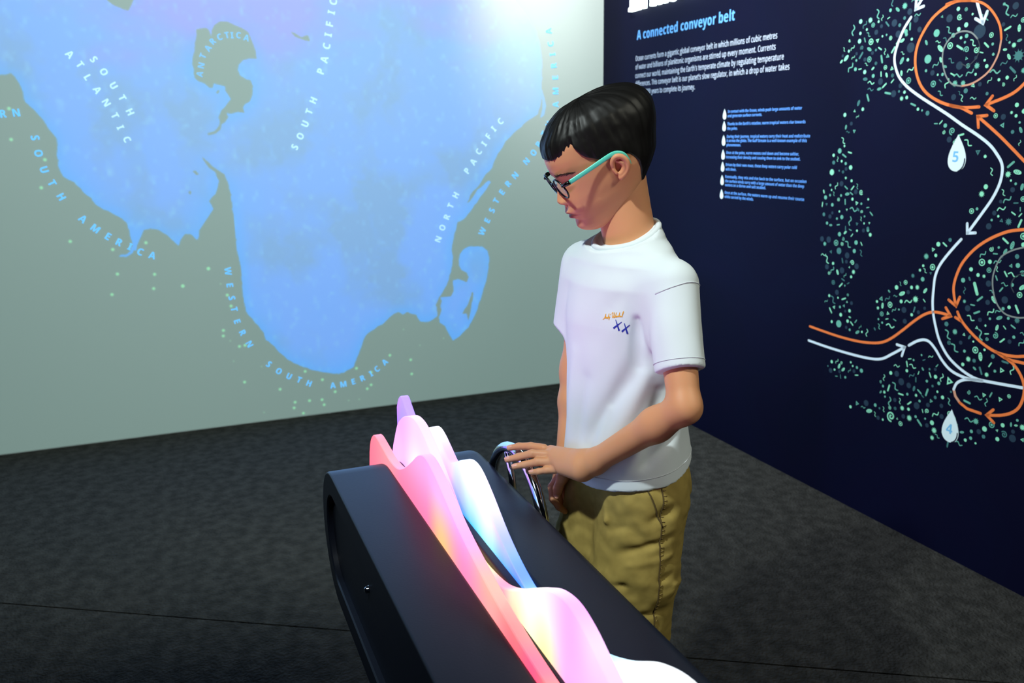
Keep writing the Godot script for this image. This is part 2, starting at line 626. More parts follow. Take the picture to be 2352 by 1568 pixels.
func build_printed_wall() -> void:
	var t := thing("currents_mural", "printed diagram of ocean currents with plankton on the navy wall", "wall print")
	t.transform = NAVY_TURN
	var inks := {"w": Color(0.9, 0.97, 0.99), "o": Color(0.98, 0.52, 0.27), "p": Color(0.85, 0.62, 0.5), "g": Color(0.55, 0.58, 0.55), "d": Color(0.25, 0.28, 0.3)}
	var ink_mats := {}
	for k in inks:
		ink_mats[k] = print_mat(inks[k])
	for c in CURRENTS:
		var st := new_st()
		var p: Array = pairs(c[2])
		if p.size() > 3:
			p = smooth_path(p, 6)
		add_ribbon(st, p, 0.0095 * c[1], 0.0006 if c[0] in ["w", "o"] else 0.0005)
		part("arrowhead" if pairs(c[2]).size() == 3 and c[1] == 1.0 else "current_line", st.commit(), ink_mats[c[0]], t)
	# plankton: small printed organisms scattered through the fields
	var greens := [Color(0.6, 0.93, 0.76), Color(0.44, 0.74, 0.64), Color(0.3, 0.52, 0.5), Color(0.17, 0.25, 0.31)]
	var kinds := []
	for g in greens:
		kinds.append(new_st())
	var dark := new_st()
	rng.seed = 21
	for f in PLANKTON_FIELDS:
		var poly := PackedVector2Array(pairs(f[1]))
		var box := Rect2(poly[0], Vector2.ZERO)
		for v in poly:
			box = box.expand(v)
		var gap: float = 0.024 / sqrt(f[0])
		var spots := []
		for tries in int(box.get_area() / (gap * gap) * 3.0):
			var c := box.position + Vector2(rng.randf(), rng.randf()) * box.size
			if not Geometry2D.is_point_in_polygon(c, poly):
				continue
			var size := rng.randf_range(0.0048, 0.0115) * (1.7 if rng.randf() < 0.07 else 1.0)
			var ok := true
			for s in spots:
				if c.distance_to(s[0]) < (size + s[1]) * 1.0 + 0.0045:
					ok = false
					break
			if not ok:
				continue
			spots.append([c, size])
			organism(kinds, dark, c, size)
	for i in 4:
		var o := part("plankton", kinds[i].commit(), print_mat(greens[i]), t)
		o.set_meta("kind", "stuff")
	var od := part("plankton_marking", dark.commit(), print_mat(Color(0.1, 0.2, 0.24)), t)
	od.set_meta("kind", "stuff")
	# two large numbered drops
	var white := print_mat(Color(0.92, 0.99, 0.98))
	var blue := print_mat(Color(0.5, 0.78, 0.93))
	var shade := print_mat(Color(0.1, 0.13, 0.2))
	for d in [["5", Vector2(-2.1055, 1.396), Vector2(-2.101, 1.281), 0.081, Vector2(-2.108, 1.327)], ["4", Vector2(-2.0245, 0.514), Vector2(-2.0217, 0.400), 0.079, Vector2(-2.0265, 0.446)]]:
		var st := new_st()
		var c: Vector2 = (d[1] * 0.3 + d[2] * 0.7)
		var outline := drop_outline(d[1], d[2], d[3], 40)
		for i in outline.size():
			flat(st, [c, outline[i], outline[(i + 1) % outline.size()]], 0.0008)
		var o := part("water_drop", st.commit(), white, t, "white water drop numbered " + d[0])
		var sh := new_st()
		var arc := []
		for i in 9:
			var a := lerpf(0.15, -1.25, i / 8.0)
			arc.append(c + Vector2(cos(a) * d[3] * 0.36, sin(a) * d[3] * 0.43))
		add_ribbon(sh, arc, 0.0045, 0.0009)
		part("drop_gleam_line", sh.commit(), shade, o)
		var num := new_st()
		add_text(num, d[0], bold, wall_frame(d[4].x, d[4].y, 0.001), 0.046, 0.0, true)
		part("numeral", num.commit(), blue, o)
	# writing
	var w := thing("wall_text", "white and blue panel text printed on the navy wall beside the corner", "wall text")
	w.transform = NAVY_TURN
	var pale := print_mat(Color(0.86, 0.9, 0.95))
	var sky := print_mat(Color(0.42, 0.66, 0.98))
	text_line(w, "heading", "A connected conveyor belt", bold, -4.095, 1.8745, 0.809, 0.061, print_mat(Color(0.45, 0.73, 1.0)))
	var para := [["Ocean currents form a gigantic global conveyor belt in which millions of cubic metres", 1.773, 1.10], ["of water and billions of planktonic organisms are stirred up every moment. Currents", 1.731, 1.093], ["connect our world, maintaining the Earth's temperate climate by regulating temperature", 1.689, 1.146], ["differences. This conveyor belt is our planet's slow regulator, in which a drop of water takes", 1.6485, 1.183], ["about 1,000 years to complete its journey.", 1.6065, 0.537]]
	for l in para:
		text_line(w, "text_line", l[0], plain_font, -4.104, l[1], l[2], 0.0335, pale)
	var list := [["In contact with the Ocean, winds push large amounts of water", 1.4945, 0.473], ["and generate surface currents.", 1.476, 0.233], ["Thanks to the Earth's rotation, warm tropical waters rise towards", 1.442, 0.497], ["the poles.", 1.4225, 0.073], ["During their journey, tropical waters carry their heat and redistribute", 1.3885, 0.528], ["it across the globe. The Gulf Stream is a well-known example of this", 1.371, 0.511], ["phenomenon.", 1.3525, 0.101], ["Once at the poles, warm waters cool down and become saltier,", 1.3195, 0.471], ["increasing their density and causing them to sink to the seabed.", 1.3005, 0.48], ["Driven by their own mass, these deep waters carry polar cold", 1.2675, 0.463], ["with them.", 1.248, 0.076], ["Eventually, they mix and rise back to the surface, but on occasion", 1.2155, 0.523], ["the surface winds carry with a large amount of water than the deep", 1.1965, 0.511], ["waters on a thrive and salt seabed.", 1.1795, 0.281], ["Once at the surface, the waters warm up and resume their course", 1.146, 0.516], ["while carried by the winds.", 1.128, 0.204]]
	for l in list:
		text_line(w, "text_line", l[0], bold, -3.308, l[1], l[2], 0.0165, sky)
	for y in [[1.512, 1.467], [1.461, 1.417], [1.401, 1.355], [1.339, 1.294], [1.286, 1.242], [1.228, 1.183], [1.166, 1.122]]:
		var st := new_st()
		var tip := Vector2(-3.3325, y[0])
		var bot := Vector2(-3.3295, y[1])
		var c := tip * 0.3 + bot * 0.7
		var outline := drop_outline(tip, bot, 0.03, 24)
		for i in outline.size():
			flat(st, [c, outline[i], outline[(i + 1) % outline.size()]], 0.0004)
		part("bullet_drop", st.commit(), white, w)
	# lit letters of the panel title above
	var sign_ := thing("lit_title_sign", "glowing white raised title letters above the panel text", "sign")
	sign_.transform = NAVY_TURN
	var gm := mat(Color(1, 1, 1), 0.4)
	gm.emission_enabled = true
	gm.emission = Color(0.93, 1.0, 0.97)
	gm.emission_energy_multiplier = 5.0
	var z := -4.145
	for ch in ["I", "n", " ", "m", "o", "t", "i", "o", "n"]:
		if ch == " ":
			z += 0.05
			continue
		var st := new_st()
		var before := z
		add_text(st, ch, bold, wall_frame(z, 2.0145, 0.012), 0.165, 0.0, false, 0.022)
		var m := st.commit()
		z += m.get_aabb().size.z + 0.012
		part("sign_letter", m, gm, sign_)
	var l := AreaLight3D.new()
	l.name = "sign_light"
	l.area_size = Vector2(0.9, 0.12)
	l.light_color = Color(0.93, 1.0, 0.97)
	l.light_energy = 0.35
	l.shadow_enabled = true
	l.area_range = 8.0
	sign_.add_child(l)
	l.transform = Transform3D(Basis.looking_at(Vector3(-1, 0, 0), Vector3.UP), Vector3(WALL_X - 0.06, 2.09, -3.68))

func text_line(parent: Node, called: String, text: String, font: Font, z: float, y: float, width: float, em: float, m: Material) -> void:
	var st := new_st()
	add_text(st, text, font, wall_frame(z, y), em, width)
	part(called, st.commit(), m, parent).set_meta("kind", "stuff")

func organism(kinds: Array, dark: SurfaceTool, c: Vector2, s: float) -> void:
	var tone := rng.randf()
	var g := 0 if tone < 0.44 else 1 if tone < 0.74 else 2 if tone < 0.88 else 3
	var st: SurfaceTool = kinds[g]
	var turn := rng.randf() * TAU
	var kind := rng.randf()
	if g == 3:
		add_disc(st, c, s * 1.1, s * 1.1, 0.0, 0.0003, 14)
		return
	if kind < 0.3:                                    # round cell
		add_disc(st, c, s * 0.72, s * 0.72, 0.0, 0.0003, 12)
	elif kind < 0.38:                                 # spiny cell
		add_disc(st, c, s * 0.75, s * 0.75, 0.0, 0.0003, 12)
		for k in 10:
			var a := TAU * k / 10 + turn
			flat(st, [c + Vector2.from_angle(a - 0.16) * s * 0.7, c + Vector2.from_angle(a) * s * 1.15, c + Vector2.from_angle(a + 0.16) * s * 0.7], 0.0003)
	elif kind < 0.52:                                 # rod
		var d := Vector2.from_angle(turn) * s
		add_ribbon(st, [c - d, c + d], s * 0.62, 0.0003)
	elif kind < 0.72:                                 # wriggling thread
		var d := Vector2.from_angle(turn) * s * 1.5
		var n := d.orthogonal() * 0.3
		var p := []
		for k in 9:
			var u := k / 4.0 - 1.0
			p.append(c + d * u + n * sin(u * 3.6))
		add_ribbon(st, p, s * 0.36, 0.0003)
	elif kind < 0.82:                                 # oval cell with ribs
		add_disc(st, c, s * 1.25, s * 0.62, turn, 0.0003, 16)
		for k in [-0.5, 0.0, 0.5]:
			var a := c + Vector2(k * s, -s * 0.4).rotated(turn)
			var b := c + Vector2(k * s + s * 0.2, s * 0.4).rotated(turn)
			add_ribbon(dark, [a, b], s * 0.1, 0.0004, false)
	elif kind < 0.89:                                 # ringed cell
		add_disc(st, c, s, s, 0.0, 0.0003, 18)
		add_disc(dark, c, s * 0.72, s * 0.72, 0.0, 0.0004, 16)
		add_disc(st, c, s * 0.4, s * 0.4, 0.0, 0.0005, 12)
	elif kind < 0.94:                                 # spiral
		var p := []
		for k in 22:
			var a := turn + k * 0.45
			p.append(c + Vector2.from_angle(a) * s * (0.15 + 0.9 * k / 21.0))
		add_ribbon(st, p, s * 0.32, 0.0003)
	else:                                             # three-cornered cell
		var p := []
		for k in 3:
			p.append(c + Vector2.from_angle(turn + TAU * k / 3) * s)
		flat(st, p, 0.0003)
		add_disc(dark, c, s * 0.25, s * 0.25, 0.0, 0.0004, 8)

# ------------------------------------------------------------------ the wave console
func stadium(r_off: float, n := 26) -> Array:
	# closed path in (z, y) with outward normals; r_off moves it outward
	var out := []
	var cy := 0.605
	for k in n + 1:
		var a := PI / 2 + PI * k / n           # far end
		out.append([Vector2(-1.68 + cos(a) * (0.145 + r_off), cy + sin(a) * (0.145 + r_off)), Vector2(cos(a), sin(a))])
	for k in n + 1:
		var a := -PI / 2 + PI * k / n
		out.append([Vector2(-0.33 + cos(a) * (0.145 + r_off), cy + sin(a) * (0.145 + r_off)), Vector2(cos(a), sin(a))])
	return out

func loop_band(x0: float, x1: float, r_left: float, r_right: float, thick := 0.05) -> ArrayMesh:
	var sec := []          # (x, depth below the outer face)
	for k in 7:
		var a := PI / 2 * k / 6
		sec.append(Vector2(x0 + r_left - sin(PI / 2 - a) * r_left, r_left - cos(PI / 2 - a) * r_left))
	for k in 9:
		var a := PI / 2 * k / 8
		sec.append(Vector2(x1 - r_right + sin(a) * r_right, r_right - cos(a) * r_right))
	sec.append(Vector2(x1, thick - 0.003))
	sec.append(Vector2(x1 - 0.003, thick))
	sec.append(Vector2(x0 + 0.003, thick))
	sec.append(Vector2(x0, thick - 0.003))
	var base := stadium(0.0)
	var st := new_st()
	var m := sec.size()
	for i in base.size():
		var a = base[i]
		var b = base[(i + 1) % base.size()]
		for j in m:
			var s: Vector2 = sec[j]
			var t: Vector2 = sec[(j + 1) % m]
			var q := []
			for w in [[a, s], [b, s], [b, t], [a, t]]:
				var p: Vector2 = w[0][0] - w[0][1] * w[1].y
				q.append(Vector3(w[1].x, p.y, p.x))
			# smooth round the corners, crisp where the inner corners turn
			st.set_smooth_group(0 if j < m - 5 else j)
			quad(st, q[0], q[1], q[2], q[3])
	st.generate_normals()
	return st.commit()

func wave_height(keys: Array, z: float) -> float:
	var n := keys.size()
	if z <= keys[0].x:
		return keys[0].y
	for i in n - 1:
		if z <= keys[i + 1].x:
			var a: Vector2 = keys[maxi(i - 1, 0)]
			var b: Vector2 = keys[i]
			var c: Vector2 = keys[i + 1]
			var d: Vector2 = keys[mini(i + 2, n - 1)]
			var sb := (c.y - a.y) / maxf(c.x - a.x, 0.001)
			var sc := (d.y - b.y) / maxf(d.x - b.x, 0.001)
			var h := c.x - b.x
			var u := (z - b.x) / h
			return (2 * u ** 3 - 3 * u * u + 1) * b.y + (u ** 3 - 2 * u * u + u) * h * sb + (-2 * u ** 3 + 3 * u * u) * c.y + (u ** 3 - u * u) * h * sc
	return keys[n - 1].y

func wave_plate(keys: Array, x0: float, thick: float) -> ArrayMesh:
	var zs := []
	var z0: float = keys[0].x
	var z1: float = keys[keys.size() - 1].x
	var n := 150
	for i in n + 1:
		zs.append(lerpf(z0, z1, pow(i / float(n), 1.0)))
	var st := new_st()
	var low := 0.662
	var ch := 0.0015
	var prev := []
	for i in n + 1:
		var z: float = zs[i]
		var y := wave_height(keys, z)
		# closed outline of this slice: left foot, left top, chamfer, right top, right foot
		var ring := [Vector3(x0, low, z), Vector3(x0, y - ch, z), Vector3(x0 + ch, y, z), Vector3(x0 + thick - ch, y, z), Vector3(x0 + thick, y - ch, z), Vector3(x0 + thick, low, z)]
		if prev:
			for j in 5:
				st.set_smooth_group([1, 2, 3, 4, 5][j])
				for v in [prev[j], ring[j], ring[j + 1], prev[j], ring[j + 1], prev[j + 1]]:
					st.set_uv(Vector2((v.z + 1.92) / 1.6, 1.0 - (v.y - 0.66) / 0.24))
					st.add_vertex(v)
		prev = ring
		if i == 0 or i == n:
			st.set_smooth_group(-1)
			var f := ring.duplicate()
			if i == n:
				f.reverse()
			for j in range(1, 5):
				for v in [f[0], f[j], f[j + 1]]:
					st.set_uv(Vector2((v.z + 1.92) / 1.6, 1.0 - (v.y - 0.66) / 0.24))
					st.add_vertex(v)
	st.generate_normals()
	return st.commit()

func light_texture(stops: Array) -> ImageTexture:
	# colours of the light chain inside a plate: [z, colour by the foot, colour by the crest]
	var w := 320
	var h := 48
	var im := Image.create(w, h, false, Image.FORMAT_RGBA8)
	for x in w:
		var z := -1.92 + 1.6 * (x + 0.5) / w
		var i := 0
		while i < stops.size() - 2 and stops[i + 1][0] < z:
			i += 1
		var u := smoothstep(0.0, 1.0, clampf((z - stops[i][0]) / (stops[i + 1][0] - stops[i][0]), 0, 1))
		var foot: Color = stops[i][1].lerp(stops[i + 1][1], u)
		var crest: Color = stops[i][2].lerp(stops[i + 1][2], u)
		for y in h:
			var v := 1.0 - (y + 0.5) / h            # 0 foot, 1 crest
			im.set_pixel(x, y, foot.lerp(crest, smoothstep(0.32, 0.82, v)))
	return ImageTexture.create_from_image(im)

func build_console() -> void:
	var t := thing("wave_console", "black looped console with glowing wave plates and a chrome hand wheel", "exhibit console")
	var shell := mat(Color(0.095, 0.11, 0.155), 0.42)
	shell.metallic_specular = 0.3
	shell.heightmap_enabled = true
	shell.heightmap_texture = noise_texture(256, 0.12, 31, Color.BLACK, Color.WHITE, 3)
	shell.heightmap_scale = 0.006
	shell.uv1_triplanar = true
	shell.uv1_scale = Vector3(6, 6, 6)
	part("shell", loop_band(0.249, 0.372, 0.004, 0.008), shell, t)
	part("shell", loop_band(0.464, 0.5815, 0.006, 0.022), shell, t)
	part("divider_rib", loop_band(0.3955, 0.4025, 0.002, 0.002), shell, t)
	part("divider_rib", loop_band(0.4255, 0.4405, 0.003, 0.003), shell, t)
	# closed inner box that carries the bands
	var st := new_st()
	var ring := stadium(-0.0485)
	for i in ring.size():
		var a: Vector2 = ring[i][0]
		var b: Vector2 = ring[(i + 1) % ring.size()][0]
		a.y = minf(a.y, 0.658)
		b.y = minf(b.y, 0.658)
		quad(st, Vector3(0.262, a.y, a.x), Vector3(0.262, b.y, b.x), Vector3(0.57, b.y, b.x), Vector3(0.57, a.y, a.x))
		for f in [[0.262, true], [0.57, false]]:
			var c := Vector3(f[0], 0.605, -1.0)
			var p := [c, Vector3(f[0], a.y, a.x), Vector3(f[0], b.y, b.x)]
			if f[1]:
				p.reverse()
			for v in p:
				st.add_vertex(v)
	st.generate_normals()
	part("inner_box", st.commit(), shell, t)
	# upper closing strip of the recess beside the waves
	part("side_panel", box_mesh(Vector3(0.262, 0.655, -1.74), Vector3(0.268, 0.7005, -0.3)), shell, t)
	part("side_panel", box_mesh(Vector3(0.563, 0.655, -1.74), Vector3(0.57, 0.7005, -0.3)), shell, t)
	var chrome := mat(Color(0.88, 0.9, 0.92), 0.08, 1.0)
	var bolt := part("bolt", lathe([[0.0, 0.009], [0.004, 0.008], [0.0065, 0.005], [0.0075, 0.001], [0.0085, 0.0]], 20, Vector3.LEFT), chrome, t, "chrome dome bolt")
	bolt.position = Vector3(0.262, 0.633, -1.409)
	# pedestal
	part("pedestal", box_mesh(Vector3(0.335, 0.02, -1.05), Vector3(0.495, 0.4605, -0.4)), shell, t)
	part("base_plate", box_mesh(Vector3(0.27, 0.0, -1.2), Vector3(0.56, 0.02, -0.25)), shell, t)
	# glowing plates
	var ka := [Vector2(-1.912, 0.672), Vector2(-1.905, 0.7), Vector2(-1.89, 0.732), Vector2(-1.865, 0.757), Vector2(-1.835, 0.769), Vector2(-1.78, 0.766), Vector2(-1.70, 0.759), Vector2(-1.63, 0.765), Vector2(-1.57, 0.788), Vector2(-1.51, 0.822), Vector2(-1.46, 0.852), Vector2(-1.415, 0.866), Vector2(-1.36, 0.858), Vector2(-1.30, 0.838), Vector2(-1.22, 0.81), Vector2(-1.12, 0.786), Vector2(-1.02, 0.768), Vector2(-0.9, 0.756), Vector2(-0.7, 0.753), Vector2(-0.4, 0.753)]
	var kb := [Vector2(-1.812, 0.69), Vector2(-1.795, 0.742), Vector2(-1.766, 0.785), Vector2(-1.736, 0.822), Vector2(-1.692, 0.85), Vector2(-1.644, 0.868), Vector2(-1.60, 0.877), Vector2(-1.55, 0.873), Vector2(-1.49, 0.851), Vector2(-1.406, 0.806), Vector2(-1.314, 0.759), Vector2(-1.25, 0.7445), Vector2(-1.19, 0.7455), Vector2(-1.12, 0.757), Vector2(-1.063, 0.779), Vector2(-1.011, 0.807), Vector2(-0.965, 0.831), Vector2(-0.92, 0.851), Vector2(-0.875, 0.858), Vector2(-0.83, 0.848), Vector2(-0.78, 0.825), Vector2(-0.72, 0.803), Vector2(-0.62, 0.775), Vector2(-0.5, 0.757), Vector2(-0.4, 0.753)]
	var kc := [Vector2(-1.905, 0.69), Vector2(-1.902, 0.78), Vector2(-1.888, 0.82), Vector2(-1.868, 0.841), Vector2(-1.848, 0.847), Vector2(-1.82, 0.832), Vector2(-1.786, 0.815), Vector2(-1.735, 0.803), Vector2(-1.68, 0.815), Vector2(-1.64, 0.838), Vector2(-1.60, 0.852), Vector2(-1.565, 0.848), Vector2(-1.52, 0.832), Vector2(-1.484, 0.82), Vector2(-1.45, 0.832), Vector2(-1.416, 0.848), Vector2(-1.38, 0.857), Vector2(-1.345, 0.853), Vector2(-1.298, 0.832), Vector2(-1.218, 0.787), Vector2(-1.14, 0.758), Vector2(-1.06, 0.745), Vector2(-0.97, 0.748), Vector2(-0.872, 0.779), Vector2(-0.811, 0.806), Vector2(-0.741, 0.845), Vector2(-0.674, 0.863), Vector2(-0.6, 0.85), Vector2(-0.5, 0.8), Vector2(-0.4, 0.755)]
	var sa := [[-1.92, Color(1.0, 0.4, 0.5), Color(1.0, 0.38, 0.5)], [-1.70, Color(1.0, 0.5, 0.55), Color(1.0, 0.72, 0.5)], [-1.58, Color(1.0, 0.42, 0.58), Color(1.0, 0.55, 0.75)], [-1.42, Color(1.0, 0.42, 0.6), Color(1.0, 0.56, 0.8)], [-1.32, Color(1.0, 0.68, 0.42), Color(0.97, 0.6, 0.95)], [-1.2, Color(1.0, 0.46, 0.64), Color(0.98, 0.6, 0.93)], [-1.08, Color(1.0, 0.56, 0.55), Color(1.0, 0.72, 0.5)], [-0.98, Color(1.0, 0.36, 0.42), Color(1.0, 0.68, 0.4)], [-0.92, Color(1.0, 0.28, 0.45), Color(1.0, 0.5, 0.5)], [-0.8, Color(1.0, 0.75, 0.35), Color(1.0, 0.8, 0.5)], [-0.32, Color(1.0, 0.5, 0.5), Color(1.0, 0.6, 0.5)]]
	var sb := [[-1.92, Color(0.85, 0.55, 0.95), Color(0.95, 0.6, 1.0)], [-1.7, Color(0.9, 0.62, 0.95), Color(0.95, 0.6, 1.0)], [-1.58, Color(1.0, 0.92, 0.97), Color(0.93, 0.72, 0.96)], [-1.48, Color(0.9, 0.6, 0.95), Color(0.95, 0.75, 0.92)], [-1.34, Color(1.0, 0.5, 0.75), Color(1.0, 0.62, 0.8)], [-1.22, Color(1.0, 0.85, 0.55), Color(1.0, 0.7, 0.6)], [-1.12, Color(1.0, 0.45, 0.55), Color(1.0, 0.55, 0.65)], [-1.06, Color(1.0, 0.75, 0.6), Color(1.0, 0.95, 0.9)], [-1.0, Color(1.0, 0.95, 0.75), Color(1.0, 1.0, 1.0)], [-0.95, Color(1.0, 0.9, 0.6), Color(0.97, 0.82, 0.97)], [-0.87, Color(1.0, 0.6, 0.85), Color(0.97, 0.6, 1.0)], [-0.8, Color(0.98, 0.6, 0.95), Color(0.95, 0.75, 0.98)], [-0.32, Color(0.9, 0.8, 1.0), Color(0.95, 0.85, 1.0)]]
	var sc := [[-1.92, Color(0.62, 0.42, 1.0), Color(0.8, 0.45, 1.0)], [-1.84, Color(0.5, 0.5, 1.0), Color(0.66, 0.52, 1.0)], [-1.7, Color(0.7, 0.5, 1.0), Color(0.75, 0.6, 1.0)], [-1.6, Color(0.75, 0.6, 1.0), Color(0.96, 0.95, 1.0)], [-1.5, Color(0.66, 0.45, 1.0), Color(0.84, 0.66, 1.0)], [-1.44, Color(0.25, 0.5, 1.0), Color(0.66, 0.78, 1.0)], [-1.36, Color(0.22, 0.72, 1.0), Color(0.92, 0.92, 1.0)], [-1.28, Color(0.55, 0.9, 1.0), Color(0.92, 0.75, 1.0)], [-1.2, Color(0.3, 0.62, 1.0), Color(0.95, 0.55, 1.0)], [-1.14, Color(0.15, 0.48, 1.0), Color(0.4, 0.66, 1.0)], [-1.06, Color(0.5, 0.85, 1.0), Color(0.85, 0.98, 1.0)], [-0.9, Color(0.5, 0.85, 1.0), Color(0.85, 0.98, 1.0)], [-0.75, Color(0.75, 0.93, 1.0), Color(0.95, 0.98, 1.0)], [-0.32, Color(0.7, 0.7, 1.0), Color(0.9, 0.85, 1.0)]]
	for p in [[ka, 0.375, sa, "glowing pink and peach wave plate", Color(1.0, 0.34, 0.62)], [kb, 0.405, sb, "glowing magenta and white wave plate", Color(0.95, 0.5, 0.95)], [kc, 0.443, sc, "glowing white and blue wave plate", Color(0.6, 0.75, 1.0)]]:
		var m := mat(Color(0.5, 0.48, 0.5), 0.4)
		m.emission_enabled = true
		m.emission_texture = light_texture(p[2])
		m.emission_operator = BaseMaterial3D.EMISSION_OP_MULTIPLY
		m.emission = Color.WHITE
		m.emission_energy_multiplier = 1.42
		part("light_wave_plate", wave_plate(p[0], p[1], 0.018), m, t, p[3])
		var l := AreaLight3D.new()
		l.name = "wave_light"
		l.area_size = Vector2(1.1, 0.018)
		l.light_color = p[4]
		l.light_energy = 0.065
		l.area_range = 6.0
		l.shadow_enabled = true
		t.add_child(l)
		l.transform = Transform3D(Basis.looking_at(Vector3.UP, Vector3.RIGHT), Vector3(p[1] + 0.009, 0.9, -1.25))
	# hand wheel
	var hub := Vector3(0.597, 0.6535, -1.536)
	var ring_path := []
	for i in 64:
		var a := TAU * i / 64
		ring_path.append(hub + Vector3(0, sin(a), cos(a)) * 0.1478)
	var wheel := Node3D.new()
	wheel.name = "hand_wheel"
	wheel.set_meta("label", "chrome hand wheel")
	t.add_child(wheel, true)
	part("rim", tube(ring_path, 0.0115, 18, true), chrome, wheel)
	for k in 3:
		var a := 1.9 + TAU * k / 3
		var d := Vector3(0, sin(a), cos(a))
		part("spoke", tube([hub + d * 0.018, hub + d * 0.09 + Vector3(0.002, 0, 0), hub + d * 0.146], 0.0075, 12), chrome, wheel)
	var hm := part("hub", lathe([[0.0, 0.022], [0.012, 0.021], [0.02, 0.014], [0.024, 0.0], [0.024, -0.012], [0.014, -0.014], [0.014, -0.035], [0.0, -0.035]], 28, Vector3.RIGHT), chrome, wheel)
	hm.position = hub
const CURRENTS := [
	["w", 1, [-2.335,1.771,-2.36,1.739,-2.378,1.703,-2.389,1.67,-2.391,1.642,-2.381,1.612,-2.362,1.582,-2.326,1.551,-2.273,1.519,-2.215,1.489,-2.153,1.457,-2.093,1.423,-2.036,1.393,-1.99,1.364,-1.961,1.336,-1.942,1.31,-1.937,1.283,-1.942,1.248,-1.96,1.206,-1.99,1.159,-2.036,1.092]],
	["w", 1, [-2.04,1.122,-2.036,1.092,-2.007,1.096]],
	["w", 1, [-2.285,1.836,-2.319,1.793]],
	["w", 1, [-2.319,1.826,-2.319,1.793,-2.287,1.799]],
	["w", 1, [-2.095,1.808,-2.083,1.777,-2.058,1.721]],
	["w", 1, [-2.086,1.737,-2.058,1.721,-2.047,1.753]],
	["o", 1, [-2.111,1.793,-2.161,1.797,-2.204,1.784,-2.247,1.758,-2.278,1.721,-2.298,1.681,-2.303,1.639,-2.294,1.596,-2.274,1.557,-2.244,1.527,-2.199,1.502,-2.151,1.486,-2.1,1.477,-2.041,1.477]],
	["o", 1, [-2.151,1.486,-2.105,1.477,-2.065,1.459]],
	["o", 0.75, [-2.199,1.793,-2.161,1.798,-2.122,1.794,-2.079,1.784,-2.046,1.766,-2.016,1.735,-1.997,1.703,-1.989,1.669]],
	["p", 0.6, [-1.989,1.669,-1.993,1.631,-2.005,1.602,-2.022,1.578,-2.051,1.558,-2.081,1.546,-2.113,1.542]],
	["g", 0.5, [-2.113,1.542,-2.148,1.55,-2.173,1.574,-2.189,1.607,-2.195,1.635,-2.192,1.662,-2.175,1.687,-2.149,1.702,-2.122,1.705,-2.094,1.697,-2.071,1.677]],
	["d", 0.35, [-2.071,1.677,-2.061,1.654,-2.065,1.629,-2.079,1.612,-2.099,1.601,-2.121,1.609]],
	["o", 1, [-1.886,1.552,-1.899,1.536,-1.924,1.516,-1.957,1.501,-2.018,1.482]],
	["o", 1, [-1.998,1.507,-2.018,1.482,-1.988,1.464]],
	["o", 1, [-1.848,1.303,-1.871,1.32,-1.918,1.358,-1.968,1.397,-2.042,1.449]],
	["o", 1, [-2.01,1.451,-2.042,1.449,-2.036,1.416]],
	["o", 1, [-1.815,1.125,-1.845,1.121,-1.887,1.113,-1.925,1.098,-1.969,1.073,-2.008,1.041,-2.042,0.998,-2.059,0.957,-2.066,0.917,-2.06,0.884,-2.05,0.856]],
	["o", 1, [-2.08,0.871,-2.05,0.856,-2.039,0.887]],
	["w", 1, [-2.056,1.071,-2.081,1.042,-2.111,1.004,-2.131,0.972,-2.142,0.936,-2.143,0.895,-2.142,0.855,-2.135,0.816,-2.12,0.773,-2.1,0.731,-2.068,0.692,-2.036,0.669,-1.993,0.649,-1.947,0.638,-1.888,0.641,-1.783,0.651,-1.753,0.653]],
	["o", 1, [-2.715,0.658,-2.647,0.654,-2.549,0.65,-2.457,0.652,-2.385,0.661,-2.337,0.675,-2.298,0.699,-2.255,0.735,-2.213,0.773,-2.173,0.804,-2.138,0.82,-2.102,0.823,-2.066,0.82]],
	["o", 1, [-2.088,0.844,-2.066,0.82,-2.097,0.805]],
	["w", 1, [-2.717,0.6,-2.608,0.596,-2.49,0.596,-2.393,0.601,-2.337,0.613,-2.292,0.641,-2.24,0.677]],
	["w", 1, [-2.275,0.679,-2.24,0.677,-2.249,0.644]],
	["w", 1, [-2.223,0.687,-2.193,0.708,-2.163,0.72,-2.138,0.717,-2.111,0.697,-2.083,0.668,-2.051,0.645,-2.015,0.634,-1.969,0.631,-1.925,0.636]],
	["o", 1, [-2.042,0.838,-2.025,0.814,-1.994,0.788,-1.952,0.762,-1.906,0.743,-1.869,0.737,-1.828,0.739,-1.795,0.747,-1.766,0.756]],
	["o", 1, [-2.048,0.819,-2.025,0.811]],
	["o", 1, [-1.89,0.74,-1.847,0.726,-1.793,0.726,-1.762,0.725]],
	["o", 1, [-1.858,0.73,-1.825,0.714,-1.802,0.692,-1.787,0.668,-1.781,0.645,-1.782,0.617,-1.793,0.585,-1.816,0.562,-1.85,0.545,-1.896,0.532]],
	["o", 1, [-1.875,0.556,-1.896,0.532,-1.868,0.515]],
	["w", 1, [-1.925,0.637,-1.969,0.63,-1.996,0.621,-2.017,0.605,-2.026,0.582]],
	["p", 1, [-2.026,0.582,-2.017,0.561,-1.998,0.544]],
	["o", 1, [-1.998,0.544,-1.968,0.532,-1.918,0.531]],
	["g", 0.5, [-1.809,1.074,-1.838,1.069,-1.874,1.056,-1.907,1.034,-1.923,1,-1.929,0.962,-1.921,0.921,-1.903,0.886,-1.875,0.863,-1.839,0.858,-1.811,0.862,-1.782,0.871]],
	["d", 0.35, [-1.828,0.994,-1.854,0.979,-1.865,0.953,-1.853,0.932]]]
